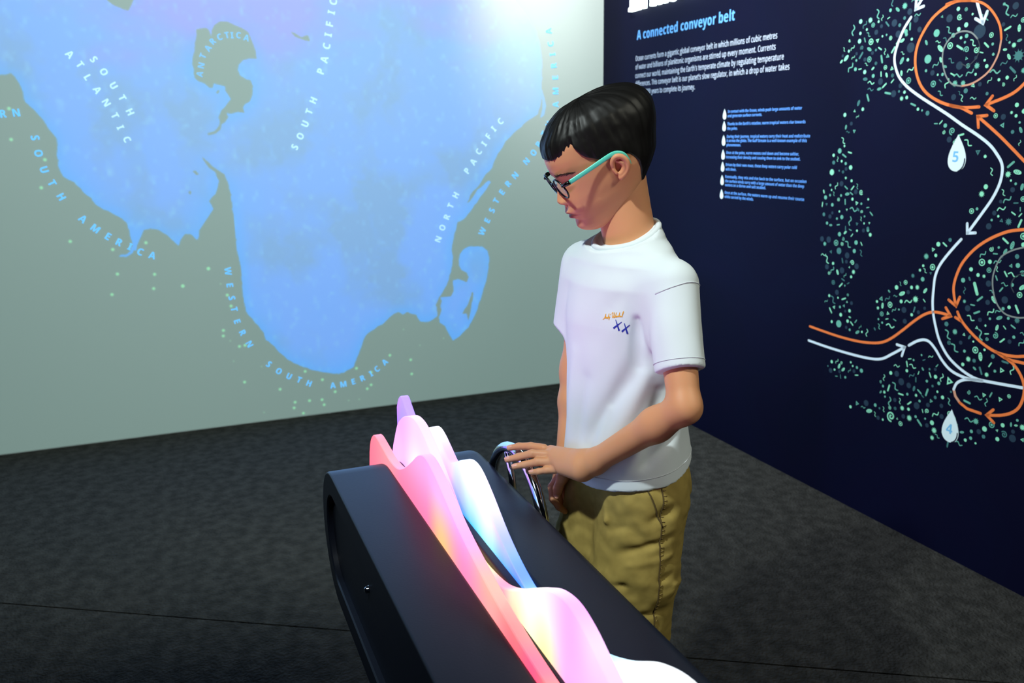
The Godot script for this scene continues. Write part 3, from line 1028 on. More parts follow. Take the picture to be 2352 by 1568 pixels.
const PLANKTON_FIELDS := [
	[1.2, [-2.422,1.836,-2.265,1.815,-2.313,1.761,-2.367,1.687,-2.398,1.676,-2.39,1.603,-2.353,1.562,-2.309,1.511,-2.4,1.515,-2.492,1.549,-2.532,1.602,-2.64,1.651,-2.645,1.703,-2.572,1.782,-2.432,1.809]],
	[1, [-2.328,1.763,-2.302,1.769,-2.291,1.727,-2.316,1.683,-2.313,1.626,-2.303,1.568,-2.328,1.57,-2.356,1.591,-2.367,1.687]],
	[1.15, [-2.218,1.759,-2.153,1.777,-2.092,1.765,-2.037,1.737,-2.005,1.683,-2.003,1.632,-2.033,1.583,-2.104,1.552,-2.171,1.51,-2.235,1.555,-2.271,1.609,-2.279,1.679,-2.26,1.723]],
	[1.2, [-2.012,1.776,-1.929,1.769,-1.902,1.561,-1.974,1.523,-2.049,1.501,-2.154,1.509,-2.101,1.534,-2.015,1.56,-1.973,1.629,-1.989,1.715]],
	[1.5, [-2.308,1.497,-2.256,1.481,-2.192,1.441,-2.119,1.408,-2.066,1.38,-1.99,1.326,-2.005,1.317,-2.08,1.357,-2.156,1.385,-2.216,1.442,-2.28,1.472]],
	[1.3, [-1.978,1.291,-1.964,1.278,-1.976,1.214,-2.027,1.147,-2.038,1.151,-2.017,1.198,-1.996,1.25]],
	[1, [-1.986,1.454,-1.894,1.502,-1.876,1.358,-1.906,1.38,-1.944,1.406]],
	[1.2, [-1.913,1.319,-1.868,1.299,-1.846,1.134,-1.909,1.129,-1.983,1.099,-1.946,1.18,-1.924,1.248]],
	[0.85, [-2.607,1.471,-2.551,1.506,-2.484,1.539,-2.531,1.448,-2.564,1.343,-2.539,1.237,-2.444,1.162,-2.432,1.047,-2.669,1.063,-2.713,1.185,-2.653,1.232,-2.656,1.342,-2.607,1.397]],
	[1, [-2.689,1.021,-2.449,1.066,-2.453,0.968,-2.497,0.896,-2.505,0.822,-2.481,0.741,-2.388,0.692,-2.475,0.68,-2.593,0.691,-2.641,0.771,-2.591,0.837,-2.671,0.913]],
	[1.1, [-2.383,0.71,-2.288,0.729,-2.228,0.788,-2.157,0.832,-2.159,0.953,-2.09,1.07,-2.159,1.058,-2.216,0.961,-2.243,0.921,-2.331,0.877,-2.387,0.814,-2.394,0.746]],
	[1.15, [-2.022,0.977,-1.976,1.044,-1.918,1.078,-1.842,1.104,-1.798,0.763,-1.877,0.759,-1.948,0.773,-2.01,0.829,-2.044,0.921]],
	[0.9, [-2.104,0.791,-2.063,0.794,-1.991,0.769,-1.899,0.726,-1.84,0.711,-1.805,0.677,-1.917,0.658,-2.001,0.667,-2.065,0.718]],
	[1.6, [-2.605,0.557,-2.42,0.583,-2.417,0.549,-2.48,0.499,-2.598,0.481]],
	[1.15, [-2.275,0.617,-2.134,0.682,-2.085,0.631,-2.048,0.62,-2.022,0.55,-2.021,0.493,-2.093,0.435,-2.186,0.411,-2.291,0.384,-2.379,0.398,-2.5,0.392,-2.503,0.416,-2.354,0.44,-2.33,0.548,-2.306,0.588]],
	[1, [-1.987,0.595,-1.844,0.624,-1.811,0.609,-1.854,0.577,-1.97,0.549]],
	[1.1, [-2.11,0.424,-1.981,0.495,-1.873,0.518,-1.77,0.554,-1.761,0.485,-1.787,0.457,-1.84,0.469,-1.997,0.391,-2.086,0.378]]]
const OCEAN := [-0.98,2.097,-1.046,1.672,-0.856,1.694,-0.628,1.706,-0.586,1.714,-0.565,1.683,-0.553,1.647,-0.546,1.592,-0.506,1.545,-0.478,1.498,-0.457,1.46,-0.443,1.436,-0.447,1.384,-0.452,1.318,-0.437,1.269,-0.396,1.243,-0.365,1.198,-0.333,1.168,-0.318,1.137,-0.284,1.116,-0.247,1.09,-0.216,1.069,-0.197,1.047,-0.19,1.011,-0.187,0.97,-0.183,0.924,-0.17,0.915,-0.159,0.952,-0.14,0.987,-0.128,1.011,-0.099,1.016,-0.062,1.008,-0.026,0.981,0,0.948,0.018,0.928,0.03,0.957,0.052,0.983,0.081,0.979,0.099,0.953,0.109,0.956,0.116,0.994,0.146,1.034,0.164,1.058,0.191,1.094,0.175,1.132,0.208,1.166,0.22,1.196,0.229,1.227,0.217,1.268,0.19,1.289,0.161,1.345,0.174,1.328,0.222,1.282,0.256,1.257,0.27,1.215,0.278,1.163,0.279,1.111,0.28,1.048,0.28,0.985,0.283,0.942,0.283,0.878,0.292,0.813,0.29,0.748,0.291,0.66,0.299,0.583,0.336,0.523,0.374,0.47,0.382,0.429,0.422,0.391,0.441,0.359,0.481,0.315,0.544,0.274,0.609,0.243,0.675,0.223,0.72,0.211,0.766,0.213,0.818,0.238,0.839,0.288,0.866,0.344,0.892,0.401,0.941,0.431,1.001,0.466,1.05,0.504,1.074,0.511,1.097,0.495,1.121,0.507,1.169,0.488,1.191,0.448,1.239,0.443,1.289,0.47,1.286,0.518,1.28,0.531,1.306,0.576,1.345,0.633,1.372,0.702,1.387,0.784,1.381,0.819,1.395,0.888,1.417,0.968,1.454,0.983,1.505,1.038,1.613,1.172,1.601,1.182,1.533,1.136,1.489,1.076,1.474,1.067,1.508,1.126,1.546,1.159,1.584,1.215,1.622,1.248,1.648,1.304,1.699,1.382,1.763,1.438,1.839,1.494,1.89,1.523,1.903,1.561,1.917,1.629,1.912,1.685,1.918,1.774,1.907,1.862,1.883,1.949,1.846,2.012,1.81,2.054,1.762,2.106,1.692,2.218,1.624,2.339,0.517,2.352,-0.709,2.278]
const LANDS := [
	[-0.171,2.026,-0.145,2.005,-0.087,1.985,-0.062,2.03,-0.007,2.141,-0.085,2.245,-0.185,2.133],
	[0.615,1.912,0.633,1.907,0.654,1.893,0.668,1.888,0.679,1.895,0.698,1.899,0.704,1.871,0.682,1.874,0.66,1.882,0.635,1.891],
	[0.192,1.913,0.238,1.92,0.248,1.907,0.253,1.88,0.259,1.911,0.273,1.934,0.297,1.949,0.331,1.95,0.353,1.94,0.391,1.925,0.42,1.907,0.429,1.88,0.439,1.85,0.448,1.819,0.449,1.788,0.418,1.789,0.386,1.78,0.365,1.76,0.359,1.737,0.368,1.71,0.394,1.694,0.413,1.69,0.421,1.663,0.416,1.624,0.401,1.592,0.377,1.58,0.367,1.564,0.373,1.541,0.342,1.545,0.31,1.537,0.291,1.541,0.297,1.521,0.279,1.498,0.263,1.49,0.257,1.466,0.232,1.447,0.201,1.441,0.197,1.448,0.233,1.459,0.255,1.486,0.254,1.522,0.269,1.553,0.299,1.584,0.316,1.604,0.306,1.624,0.296,1.639,0.294,1.662,0.268,1.669,0.245,1.674,0.24,1.655,0.224,1.655,0.207,1.674,0.178,1.685,0.164,1.7,0.164,1.739,0.159,1.761,0.165,1.792,0.176,1.822,0.179,1.852,0.189,1.879],
	[0.253,1.635,0.264,1.645,0.269,1.639,0.258,1.627],
	[0.115,1.275,0.127,1.278,0.141,1.26,0.129,1.258],
	[0.087,1.183,0.098,1.184,0.096,1.168,0.089,1.171],
	[1.286,0.518,1.301,0.577,1.315,0.552,1.303,0.5,1.291,0.458],
	[1.43,0.47,1.466,0.525,1.488,0.586,1.496,0.58,1.481,0.504,1.463,0.428,1.455,0.468]]
const SEAS := [
	[1.419,0.768,1.425,0.796,1.446,0.822,1.486,0.837,1.555,0.83,1.585,0.804,1.594,0.765,1.587,0.708,1.57,0.633,1.543,0.557,1.51,0.472,1.462,0.389,1.41,0.345,1.37,0.324,1.351,0.36,1.328,0.411,1.299,0.433,1.295,0.463,1.311,0.5,1.303,0.539,1.309,0.572,1.368,0.572,1.384,0.599,1.381,0.657,1.411,0.664,1.46,0.641,1.471,0.669,1.461,0.694,1.432,0.71,1.418,0.739],
	[-0.191,0.942,-0.174,0.929,-0.188,0.906,-0.215,0.891,-0.247,0.893,-0.244,0.901,-0.214,0.903,-0.195,0.918],
	[-0.335,1.164,-0.314,1.152,-0.295,1.127,-0.275,1.109,-0.289,1.115,-0.316,1.136],
	[1.914,1.654,1.927,1.614,1.938,1.566,1.926,1.517,1.903,1.501,1.917,1.55]]
const MAP_WORDS := [
	["ANTARCTICA", "k", 0.03, [0.188,1.716,0.198,1.754,0.209,1.796,0.235,1.831,0.259,1.862,0.291,1.881,0.324,1.89,0.347,1.89,0.376,1.891,0.411,1.88]],
	["SOUTH", "w", 0.034, [-0.252,1.775,-0.217,1.722,-0.184,1.663,-0.154,1.61,-0.128,1.548]],
	["ATLANTIC", "w", 0.034, [-0.346,1.795,-0.31,1.752,-0.285,1.698,-0.253,1.644,-0.222,1.589,-0.193,1.532,-0.176,1.48,-0.154,1.426]],
	["SOUTH", "w", 0.036, [0.596,1.377,0.626,1.428,0.654,1.486,0.677,1.544,0.701,1.597]],
	["PACIFIC", "w", 0.038, [0.746,1.733,0.767,1.788,0.782,1.85,0.793,1.902,0.803,1.952,0.815,2.005,0.827,2.053]],
	["NORTH", "w", 0.036, [1.308,0.884,1.333,0.944,1.36,1,1.383,1.057,1.413,1.111]],
	["PACIFIC", "w", 0.036, [1.48,1.236,1.516,1.281,1.548,1.333,1.579,1.373,1.604,1.412,1.635,1.449,1.674,1.487]],
	["WESTERN", "b", 0.036, [1.557,0.912,1.587,0.969,1.615,1.022,1.641,1.072,1.675,1.117,1.712,1.161,1.753,1.203]],
	["NORTH", "b", 0.036, [1.82,1.276,1.862,1.32,1.894,1.366,1.925,1.419,1.953,1.468]],
	["AMERICA", "b", 0.036, [1.995,1.572,1.995,1.642,1.993,1.712,1.985,1.774,1.978,1.83,1.968,1.883,1.957,1.947]],
	["EASTERN", "b", 0.036, [-0.872,1.525,-0.827,1.529,-0.782,1.534,-0.736,1.538,-0.69,1.541,-0.638,1.544,-0.587,1.548]],
	["SOUTH", "b", 0.036, [-0.527,1.44,-0.522,1.373,-0.509,1.301,-0.485,1.241,-0.455,1.179]],
	["AMERICA", "b", 0.036, [-0.379,1.076,-0.332,1.029,-0.283,0.99,-0.239,0.96,-0.195,0.937,-0.153,0.91,-0.103,0.89]],
	["WESTERN", "b", 0.034, [0.232,0.79,0.234,0.72,0.238,0.656,0.244,0.599,0.253,0.536,0.274,0.476,0.302,0.415]],
	["SOUTH", "b", 0.034, [0.388,0.301,0.434,0.259,0.483,0.226,0.532,0.201,0.581,0.176]],
	["AMERICA", "b", 0.034, [0.703,0.15,0.758,0.15,0.812,0.158,0.862,0.171,0.908,0.19,0.942,0.212,0.986,0.245]]]
const MAP_DOTS := [0.141,0.811,0.016,0.735,0.216,0.674,0.229,0.618,0.182,0.499,0.179,0.471,0.251,0.41,0.278,0.413,0.26,0.223,0.431,0.164,0.711,0.116,0.501,0.085,0.494,0.055,0.539,0.02,0.575,0.084,0.64,0.081,0.649,0.052,0.882,0.111,0.904,0.13,1.127,0.244,1.129,0.164,1.014,0.281,0.831,0.23,0.649,0.189,0.564,0.244,0.908,0.199,-0.623,1.436,-0.532,1.224,-0.502,1.346,-0.445,0.978,-0.272,0.93,-0.126,0.953,0.14,0.811,-0.614,1.567,-0.265,0.814,-0.104,0.801,-0.115,0.733,-0.299,0.719,0.016,0.735]
const MAP_DIM_DOTS := [0.217,0.337,0.342,0.051,0.779,0.059,0.835,0.058,1.095,0.415,0.349,0.294,0.21,0.443,0.19,0.732,1.182,0.319,1.316,0.344]
const PRINT_AT := Vector3(0.69690, 1.10100, -1.33715)
const PRINT_RIGHT := Vector3(0.75665, -0.00000, 0.65382)
const PRINT_UP := Vector3(0, 1, 0)
const PRINT_OUT := Vector3(-0.65382, 0.00000, 0.75665)
const PRINT_YELLOW := [[-0.0089,-0.0023,-0.0069,-0.0017,-0.0049,0.0019,-0.0027,0.0081,-0.0034,0.0045,-0.0041,-0.0003],
	[-0.0054,0.0013,-0.0029,0.0021],
	[-0.0026,-0.0002,-0.0021,0.0026,-0.0013,0.0020,-0.0013,0.0000],
	[0.0012,0.0022,-0.0001,0.0020,-0.0004,0.0004,0.0006,0.0002,0.0019,0.0028,0.0032,0.0094,0.0019,0.0008],
	[0.0031,0.0034,0.0031,0.0014,0.0041,0.0014,0.0050,0.0040,0.0041,0.0007,0.0032,-0.0014,0.0024,-0.0009],
	[0.0058,0.0073,0.0076,0.0087],
	[0.0088,0.0097,0.0100,0.0117,0.0111,0.0113,0.0103,0.0063,0.0097,0.0037,0.0111,0.0033,0.0126,0.0064,0.0141,0.0124,0.0131,0.0064,0.0126,0.0036,0.0141,0.0034,0.0156,0.0065,0.0173,0.0126],
	[0.0176,0.0066,0.0164,0.0056,0.0166,0.0040,0.0178,0.0051,0.0181,0.0067,0.0184,0.0044],
	[0.0193,0.0046,0.0196,0.0067,0.0207,0.0066],
	[0.0211,0.0048,0.0235,0.0134,0.0222,0.0053,0.0230,0.0074,0.0237,0.0055],
	[0.0254,0.0075,0.0244,0.0065,0.0254,0.0055,0.0264,0.0066,0.0254,0.0075],
	[0.0272,0.0057,0.0304,0.0147,0.0292,0.0141,0.0277,0.0067,0.0288,0.0060]]
const PRINT_BLUE := [[0.0163,0.0001,0.0233,-0.0190],
	[0.0275,-0.0033,0.0125,-0.0156],
	[0.0321,-0.0050,0.0382,-0.0238],
	[0.0419,-0.0077,0.0280,-0.0205]]
# ------------------------------------------------------------------ bodies: distance fields meshed as surface nets
class Blob:
	# tapered capsules joined by a smooth minimum; creases press lines into or out of the surface
	var prims := []          # [a, b, ra, rb, k]
	var creases := []        # [a, b, width, height]
	var live := []
	var live_creases := []
	func add(a: Vector3, b: Vector3, ra: float, rb: float, k := 0.012) -> void:
		prims.append([a, b, ra, rb, k])
	func chain(pts: Array, radii: Array, k := 0.004) -> void:
		for i in pts.size() - 1:
			add(pts[i], pts[i + 1], radii[i], radii[i + 1], k)
	func one(q: Array, p: Vector3) -> float:
		var ba: Vector3 = q[1] - q[0]
		var pa: Vector3 = p - q[0]
		var h := clampf(pa.dot(ba) / maxf(ba.dot(ba), 1e-9), 0.0, 1.0)
		return (pa - ba * h).length() - lerpf(q[2], q[3], h)
	func prepare(c: Vector3, radius: float) -> void:
		var best := 1e9
		var ds := []
		for q in prims:
			var d := one(q, c)
			ds.append(d)
			best = minf(best, d)
		live = []
		for i in prims.size():
			if ds[i] < best + 2.0 * radius + 0.04:
				live.append(prims[i])
		prepare_creases(c, radius)
	func prepare_creases(c: Vector3, radius: float) -> void:
		live_creases = []
		for q in creases:
			var ba: Vector3 = q[1] - q[0]
			var pa: Vector3 = c - q[0]
			var h := clampf(pa.dot(ba) / ba.dot(ba), 0.0, 1.0)
			if (pa - ba * h).length() < radius + 3.0 * q[2]:
				live_creases.append(q)
	func press(p: Vector3) -> float:
		var s := 0.0
		for q in live_creases:
			var ba: Vector3 = q[1] - q[0]
			var pa: Vector3 = p - q[0]
			var h := clampf(pa.dot(ba) / ba.dot(ba), 0.0, 1.0)
			var d2: float = (pa - ba * h).length_squared() / (q[2] * q[2])
			if d2 < 9.0:
				s += q[3] * exp(-d2) * (0.35 + 0.65 * sin(PI * clampf(h * 0.9 + 0.05, 0, 1)))
		return s
	func d(p: Vector3) -> float:
		var out := 1e9
		for q in live:
			var e := one(q, p)
			var k: float = q[4]
			var h := maxf(k - absf(out - e), 0.0) / k
			out = minf(out, e) - h * h * k * 0.25
		return out - press(p)

class Shirt extends Blob:
	func smax(a: float, b: float, k: float) -> float:
		var h := maxf(k - absf(a - b), 0.0) / k
		return maxf(a, b) + h * h * k * 0.25
	var to_local: Transform3D
	var rows := []           # [y, half width, half depth, forward shift]
	var sleeves := []        # [a, dir, length, ra, rb]
	var hem := 0.8
	var noise := FastNoiseLite.new()
	func prepare(c: Vector3, radius: float) -> void:
		prepare_creases(c, radius)
	func row(y: float) -> Vector3:
		var n := rows.size()
		if y <= rows[0][0]:
			return Vector3(rows[0][1], rows[0][2], rows[0][3])
		for i in n - 1:
			if y <= rows[i + 1][0]:
				var u: float = smoothstep(0.0, 1.0, (y - rows[i][0]) / (rows[i + 1][0] - rows[i][0])) * 0.4 + 0.6 * (y - rows[i][0]) / (rows[i + 1][0] - rows[i][0])
				return Vector3(lerpf(rows[i][1], rows[i + 1][1], u), lerpf(rows[i][2], rows[i + 1][2], u), lerpf(rows[i][3], rows[i + 1][3], u))
		return Vector3(rows[n - 1][1], rows[n - 1][2], rows[n - 1][3])
	func d(p: Vector3) -> float:
		var q := to_local * p                  # x left, y up, z forward
		var r := row(q.y)
		var e := Vector2(q.x / r.x, (q.z - r.z) / r.y)
		var k0 := maxf(e.length(), 1e-4)
		var k1 := maxf(Vector2(e.x / r.x, e.y / r.y).length(), 1e-4)
		var out := k0 * (k0 - 1.0) / k1
		out = maxf(out, (q.y - 1.2395 + 0.42 * q.z) * 0.92)
		for s in sleeves:
			var pa: Vector3 = p - s[0]
			var h: float = pa.dot(s[1])
			var w := 0.0
			if h > 0.0:
				w = smax((pa - s[1] * h).length() - lerpf(s[3], s[4], minf(h / s[2], 1.2)), h - s[2], 0.004)
			else:
				w = pa.length() - s[3]
			var k := 0.034
			var g := maxf(k - absf(out - w), 0.0) / k
			out = minf(out, w) - g * g * k * 0.25
		out += noise.get_noise_3d(p.x, p.y * 0.6, p.z) * 0.0035 - press(p)
		# the hem hangs a little lower towards the wearer's front left
		return smax(out, hem - 0.05 * q.x - 0.2 * q.z + 0.003 * sin(q.x * 40.0 + q.z * 30.0) - q.y, 0.004)

class Shorts extends Blob:
	var cut := 0.0
	var noise := FastNoiseLite.new()
	func d(p: Vector3) -> float:
		return maxf(super.d(p) + noise.get_noise_3d(p.x, p.y, p.z) * 0.004, cut - p.y)

class MeshBag:
	var v := PackedVector3Array()
	var n := PackedVector3Array()
	var c := PackedColorArray()
	var i := PackedInt32Array()
	func commit() -> ArrayMesh:
		var a := []
		a.resize(Mesh.ARRAY_MAX)
		a[Mesh.ARRAY_VERTEX] = v
		a[Mesh.ARRAY_NORMAL] = n
		if c.size() == v.size() and c.size() > 0:
			a[Mesh.ARRAY_COLOR] = c
		a[Mesh.ARRAY_INDEX] = i
		var m := ArrayMesh.new()
		m.add_surface_from_arrays(Mesh.PRIMITIVE_TRIANGLES, a)
		return m

func nets(field: Blob, lo: Vector3, hi: Vector3, cell: float, bag: MeshBag, color := Color.WHITE) -> void:
	var nb := Vector3i(((hi - lo) / (cell * 4.0)).ceil())
	var nx := nb.x * 4 + 1
	var ny := nb.y * 4 + 1
	var nz := nb.z * 4 + 1
	var val := PackedFloat32Array()
	val.resize(nx * ny * nz)
	val.fill(1e9)
	var idx := PackedInt32Array()
	idx.resize(nx * ny * nz)
	idx.fill(-1)
	var half := cell * 2.0 * 1.733
	var blocks := []
	var cells := []
	var first := bag.v.size()
	for bz in nb.z:
		for by in nb.y:
			for bx in nb.x:
				var c := lo + Vector3(bx * 4 + 2, by * 4 + 2, bz * 4 + 2) * cell
				field.prepare(c, half)
				if absf(field.d(c)) > half * 1.35 + 0.006:
					continue
				for z in range(bz * 4, bz * 4 + 5):
					for y in range(by * 4, by * 4 + 5):
						for x in range(bx * 4, bx * 4 + 5):
							var at := x + nx * (y + ny * z)
							if val[at] > 1e8:
								val[at] = field.d(lo + Vector3(x, y, z) * cell)
				for z in range(bz * 4, bz * 4 + 4):
					for y in range(by * 4, by * 4 + 4):
						for x in range(bx * 4, bx * 4 + 4):
							var at := x + nx * (y + ny * z)
							var inside := 0
							var corner := PackedFloat32Array()
							for k in 8:
								var w := val[at + (k & 1) + (nx if k & 2 else 0) + (nx * ny if k & 4 else 0)]
								corner.append(w)
								if w < 0.0:
									inside += 1
							if inside == 0 or inside == 8:
								continue
							var sum := Vector3.ZERO
							var count := 0
							for e in [[0, 1], [2, 3], [4, 5], [6, 7], [0, 2], [1, 3], [4, 6], [5, 7], [0, 4], [1, 5], [2, 6], [3, 7]]:
								var a := corner[e[0]]
								var b := corner[e[1]]
								if (a < 0.0) != (b < 0.0):
									var t := a / (a - b)
									var pa := Vector3(e[0] & 1, (e[0] >> 1) & 1, e[0] >> 2)
									var pb := Vector3(e[1] & 1, (e[1] >> 1) & 1, e[1] >> 2)
									sum += pa.lerp(pb, t)
									count += 1
							var p := lo + (Vector3(x, y, z) + sum / count) * cell
							var h := cell * 0.4
							var g := Vector3.ZERO
							for s in [Vector3(1, -1, -1), Vector3(-1, -1, 1), Vector3(-1, 1, -1), Vector3(1, 1, 1)]:
								g += s * field.d(p + s * h)
							idx[at] = bag.v.size()
							bag.v.append(p)
							bag.n.append(g.normalized())
							bag.c.append(color)
							cells.append(Vector3i(x, y, z))
	var step := [1, nx, nx * ny]
	for q in cells:
		var at: int = q.x + nx * (q.y + ny * q.z)
		for axis in 3:
			var u := (axis + 1) % 3
			var w := (axis + 2) % 3
			if q[u] == 0 or q[w] == 0:
				continue
			var a := val[at] < 0.0
			var b := val[at + step[axis]] < 0.0
			if a == b:
				continue
			var i0 := idx[at]
			var i1 := idx[at - step[u]]
			var i2 := idx[at - step[u] - step[w]]
			var i3 := idx[at - step[w]]
			if i1 < 0 or i2 < 0 or i3 < 0:
				continue
			if a:
				bag.i.append_array([i0, i2, i1, i0, i3, i2])
			else:
				bag.i.append_array([i0, i1, i2, i0, i2, i3])

func onto(field: Blob, p: Vector3, dir: Vector3, lift := 0.0) -> Vector3:
	# walks from p along dir until the surface, then back by lift
	field.prepare(p, 0.3)
	for k in 60:
		var e := field.d(p) - lift
		if absf(e) < 0.0001:
			break
		p += dir * e * 0.7
	return p

# ------------------------------------------------------------------ the head
const FACE := [[-0.089, 0.043, 0.03, 0.012, 0.036], [-0.085, 0.065, 0.012, 0.023, 0.028], [-0.078, 0.077, -0.006, 0.033, 0.02], [-0.068, 0.082, -0.024, 0.04, 0.012], [-0.055, 0.0835, -0.04, 0.0455, 0.006], [-0.046, 0.0865, -0.052, 0.05, 0.0], [-0.038, 0.0895, -0.062, 0.0535, -0.004], [-0.03, 0.09, -0.07, 0.0565, -0.007], [-0.022, 0.0874, -0.0797, 0.059, -0.009], [-0.01, 0.0855, -0.0917, 0.063, -0.011], [0.0, 0.084, -0.1, 0.0655, -0.012], [0.015, 0.0835, -0.106, 0.068, -0.012], [0.026, 0.0825, -0.11, 0.0695, -0.012], [0.036, 0.0855, -0.114, 0.0705, -0.012], [0.046, 0.0875, -0.117, 0.0715, -0.012], [0.06, 0.0875, -0.119, 0.072, -0.012], [0.078, 0.083, -0.119, 0.071, -0.012], [0.096, 0.071, -0.112, 0.066, -0.012], [0.113, 0.049, -0.093, 0.053, -0.012], [0.126, 0.024, -0.064, 0.032, -0.012], [0.133, -0.01, -0.03, 0.006, -0.012]]
const NOSE := [[-0.026, 0.0], [-0.020, 0.004], [-0.015, 0.0105], [-0.009, 0.0140], [-0.003, 0.0125], [0.006, 0.0085], [0.016, 0.004], [0.026, 0.001], [0.034, 0.0]]

var head: Transform3D     # x to the left ear, y up, z out of the face

func table(t: Array, x: float, column: int) -> float:
	if x <= t[0][0]:
		return t[0][column]
	for i in t.size() - 1:
		if x <= t[i + 1][0]:
			var a: float = t[maxi(i - 1, 0)][column]
			var b: float = t[i][column]
			var c: float = t[i + 1][column]
			var d: float = t[mini(i + 2, t.size() - 1)][column]
			var u: float = (x - t[i][0]) / (t[i + 1][0] - t[i][0])
			return lerpf(lerpf(b, c, u), cubic_interpolate(b, c, a, d, u), 0.6)
	return t[t.size() - 1][column]

func bell(x: float) -> float:
	return exp(-x * x)

func head_point(v: float, phi: float) -> Vector3:
	var f := table(FACE, v, 1)
	var b := table(FACE, v, 2)
	var w := table(FACE, v, 3)
	var c := table(FACE, v, 4)
	var co := cos(phi)
	var si := sin(phi)
	var u := c + (f - c) * pow(absf(co), 0.86) if co > 0 else c - (c - b) * pow(absf(co), 0.92)
	var l := w * signf(si) * pow(absf(si), 0.88)
	if co > 0:
		var al := absf(l)
		u += table(NOSE, v, 1) * bell(l / lerpf(0.0105, 0.0065, clampf((v + 0.012) / 0.03, 0, 1)))
		u += 0.0055 * bell((al - 0.0105) / 0.0055) * bell((v + 0.0125) / 0.0055)
		u -= 0.0075 * bell((al - 0.030) / 0.014) * bell((v - 0.020) / 0.010)
		u += 0.0055 * bell((al - 0.031) / 0.0105) * bell((v - 0.0165) / 0.0065)
		u -= 0.0012 * bell((al - 0.031) / 0.012) * bell((v - 0.0225) / 0.0016)
		u += 0.002 * bell((al - 0.026) / 0.016) * bell((v - 0.038) / 0.007)
		u += 0.0042 * bell(l / 0.0165) * bell((v + 0.0345) / 0.0038)
		u += 0.0046 * bell(l / 0.014) * bell((v + 0.0455) / 0.0042)
		u -= 0.0052 * bell(l / 0.021) * bell((v + 0.0398) / 0.0019)
		u -= 0.0035 * bell(l / 0.016) * bell((v + 0.0535) / 0.004)
		u += 0.003 * bell(l / 0.016) * bell((v + 0.069) / 0.008)
		u -= 0.002 * bell(l / 0.004) * bell((v + 0.027) / 0.004)
		u += 0.003 * bell((al - 0.04) / 0.018) * bell((v + 0.022) / 0.018)
		# nostril
		u -= 0.006 * bell((al - 0.006) / 0.0034) * bell((v + 0.0205) / 0.0026)
	return Vector3(l, v, u)

func add_rows(bag: MeshBag, rows: Array, colors: Array, closed: bool) -> void:
	# rows of points joined to a smooth surface with computed normals
	var nc: int = rows[0].size()
	var nr := rows.size()
	var first := bag.v.size()
	for r in nr:
		for j in nc:
			var a: Vector3 = rows[r][(j + 1) % nc] if closed or j < nc - 1 else rows[r][j]
			var b: Vector3 = rows[r][(j - 1 + nc) % nc] if closed or j > 0 else rows[r][j]
			var c: Vector3 = rows[mini(r + 1, nr - 1)][j]
			var d: Vector3 = rows[maxi(r - 1, 0)][j]
			var n := (a - b).cross(c - d).normalized()
			bag.v.append(rows[r][j])
			bag.n.append(n)
			bag.c.append(colors[r][j])
	for r in nr - 1:
		for j in (nc if closed else nc - 1):
			var k := (j + 1) % nc
			var i0 := first + r * nc + j
			var i1 := first + r * nc + k
			var i2 := first + (r + 1) * nc + k
			var i3 := first + (r + 1) * nc + j
			bag.i.append_array([i0, i2, i1, i0, i3, i2])

func stretch(a: Array, steps: int) -> Array:
	var out := []
	for i in a.size() - 1:
		for k in steps:
			out.append(lerpf(a[i], a[i + 1], k / float(steps)))
	out.append(a[a.size() - 1])
	return out

func skin_color() -> Color:
	return Color(0.82, 0.58, 0.42).srgb_to_linear()

